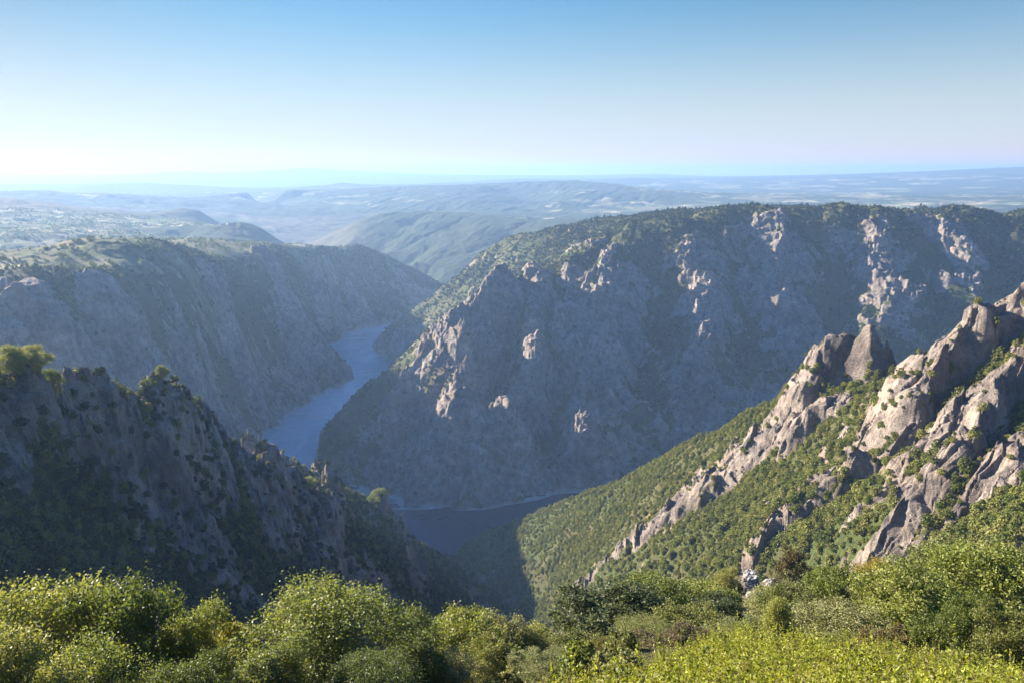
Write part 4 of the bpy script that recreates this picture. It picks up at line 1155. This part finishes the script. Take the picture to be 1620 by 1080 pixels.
# ------------------------------------------------------------------ far masts and farmhouses
def plain(name, col, rough=.8):
    m, nt = new_mat(name); g = NT(nt); b = g.n('ShaderNodeBsdfPrincipled'); b.inputs['Roughness'].default_value = rough
    pos = g.n('ShaderNodeNewGeometry').outputs['Position']
    c2 = tuple(v * .75 for v in col)
    g.l(g.ramp(g.tex(pos, .8, 3), [(.35, c2), (.6, col)]), b.inputs['Base Color'])
    o = g.n('ShaderNodeOutputMaterial'); g.l(b.outputs[0], o.inputs[0]); return m
M_STEEL, M_WALL, M_ROOF, M_WIN = plain('galvanised_steel', (.5, .5, .5), .5), plain('white_render', (.72, .68, .6)), plain('clay_tiles', (.32, .12, .07)), plain('dark_opening', (.03, .03, .035), .3)
def mast(px, py, dist, h, label):
    x, y, _ = at(px, py, dist); gz = ground_one(x, y)
    e = bpy.data.objects.new('lattice_mast', None); COL.objects.link(e); e.location = (x, y, gz)
    e['label'] = label; e['category'] = 'mast'; e['group'] = 'masts on the canyon rim'
    Vs, Fs, off = [], [], 0
    def add(a, b, r):
        nonlocal off
        v, f = tube([a, b], [r, r], 4); Vs.append(v); Fs.append(f + off); off += len(v)
    for sx, sy in ((1, 1), (1, -1), (-1, 1), (-1, -1)): add((sx * 1.5, sy * 1.5, -2), (sx * .3, sy * .3, h), .16)
    for k in range(8):
        z0 = h * k / 8; z1 = h * (k + 1) / 8; w0 = 1.5 - 1.2 * k / 8; w1 = 1.5 - 1.2 * (k + 1) / 8
        for s0, s1 in (((1, 1), (1, -1)), ((1, -1), (-1, -1)), ((-1, -1), (-1, 1)), ((-1, 1), (1, 1))):
            add((s0[0] * w0, s0[1] * w0, z0), (s1[0] * w1, s1[1] * w1, z1), .09)
    link('frame', mesh_from('frame', np.concatenate(Vs), np.concatenate(Fs), M_STEEL), e)
    Vs, Fs, off = [], [], 0
    for z in (.78, .9): add((-3.2, 0, h * z), (3.2, 0, h * z), .14)
    link('cross_arm', mesh_from('cross_arm', np.concatenate(Vs), np.concatenate(Fs), M_STEEL), e)
mast(12, 462, 1200, 26, 'thin pale lattice mast on the canyon rim at the left edge')
mast(86, 445, 1300, 20, 'shorter lattice mast among trees behind the rim promontory')

def box(x0, x1, y0, y1, z0, z1):
    v = np.array([(x, y, z) for z in (z0, z1) for y in (y0, y1) for x in (x0, x1)], float)
    f = np.array([[0, 2, 3, 1], [4, 5, 7, 6], [0, 1, 5, 4], [2, 6, 7, 3], [0, 4, 6, 2], [1, 3, 7, 5]])
    return v, f
def house(px, py, dist, w, d, h, label, rot):
    x, y, _ = at(px, py, dist); gz = ground_one(x, y)
    e = bpy.data.objects.new('farmhouse', None); COL.objects.link(e); e.location = (x, y, gz - .5); e.rotation_euler = (0, 0, rot)
    e['label'] = label; e['category'] = 'house'; e['group'] = 'far farmhouses'
    v, f = box(-w / 2, w / 2, -d / 2, d / 2, 0, h); link('wall', mesh_from('wall', v, f, M_WALL, False), e)
    o_ = .5
    v = np.array([(-w / 2 - o_, -d / 2 - o_, h), (w / 2 + o_, -d / 2 - o_, h), (w / 2 + o_, d / 2 + o_, h), (-w / 2 - o_, d / 2 + o_, h), (-w / 2 - o_, 0, h + d * .3), (w / 2 + o_, 0, h + d * .3)])
    f = np.array([[0, 1, 5, 4], [2, 3, 4, 5], [0, 4, 3, 3], [1, 2, 5, 5]])
    bm = bmesh.new(); bv = [bm.verts.new(q) for q in v]
    for q in ((0, 1, 5, 4), (2, 3, 4, 5), (3, 0, 4), (1, 2, 5), (0, 3, 2, 1)): bm.faces.new([bv[k] for k in q])
    me = bpy.data.meshes.new('roof'); bm.to_mesh(me); bm.free(); me.materials.append(M_ROOF); link('roof', me, e)
    for k in (-1, 1):
        for zz in (1.2, h * .58):
            v, f = box(k * w * .25 - .6, k * w * .25 + .6, -d / 2 - .03, -d / 2 + .1, zz, zz + 1.3); link('window', mesh_from('window', v, f, M_WIN, False), e)
for a_ in ((205, 366, 3150, 22, 10, 6, 'long white farmhouse in the middle of the left farmland', .2), (217, 365, 3200, 16, 10, 7, 'white farmhouse just right of the long one', 1.0),
           (228, 348, 3700, 18, 10, 6, 'white farmhouse higher up the left farmland', .5), (352, 356, 3480, 22, 12, 8, 'white house on the shoulder of the small wooded hill', .1),
           (362, 354, 3490, 14, 9, 6, 'smaller white house beside the one on the wooded hill', .7), (258, 341, 4300, 20, 12, 9, 'pale farmhouse under the heath-covered hill', .3)):
    house(*a_)

# ------------------------------------------------------------------ haze
def build_haze():
    zt = float(max(TZ.max(), EYE)) + 12.0
    zb = float(TZ.min()) - 1.0
    X = 42500.0
    v = np.array([(sx * X, sy * X, z_) for z_ in (zb, zt) for sx, sy in ((-1, -1), (1, -1), (1, 1), (-1, 1))])
    f = np.array([[3, 2, 1, 0], [4, 5, 6, 7], [0, 1, 5, 4], [1, 2, 6, 5], [2, 3, 7, 6], [3, 0, 4, 7]])
    m, nt = new_mat('haze_air'); g = NT(nt)
    p = g.n('ShaderNodeVolumePrincipled')
    p.inputs['Color'].default_value = (.35, .56, .90, 1)
    p.inputs['Density'].default_value = 0.000088
    p.inputs['Anisotropy'].default_value = .27
    o = g.n('ShaderNodeOutputMaterial'); g.l(p.outputs[0], o.inputs['Volume'])
    link('haze', mesh_from('haze', v, f, m, False), kind='stuff')
    print('haze top', zt, 'bottom', zb)
build_haze()
print('done', time.time() - T0)
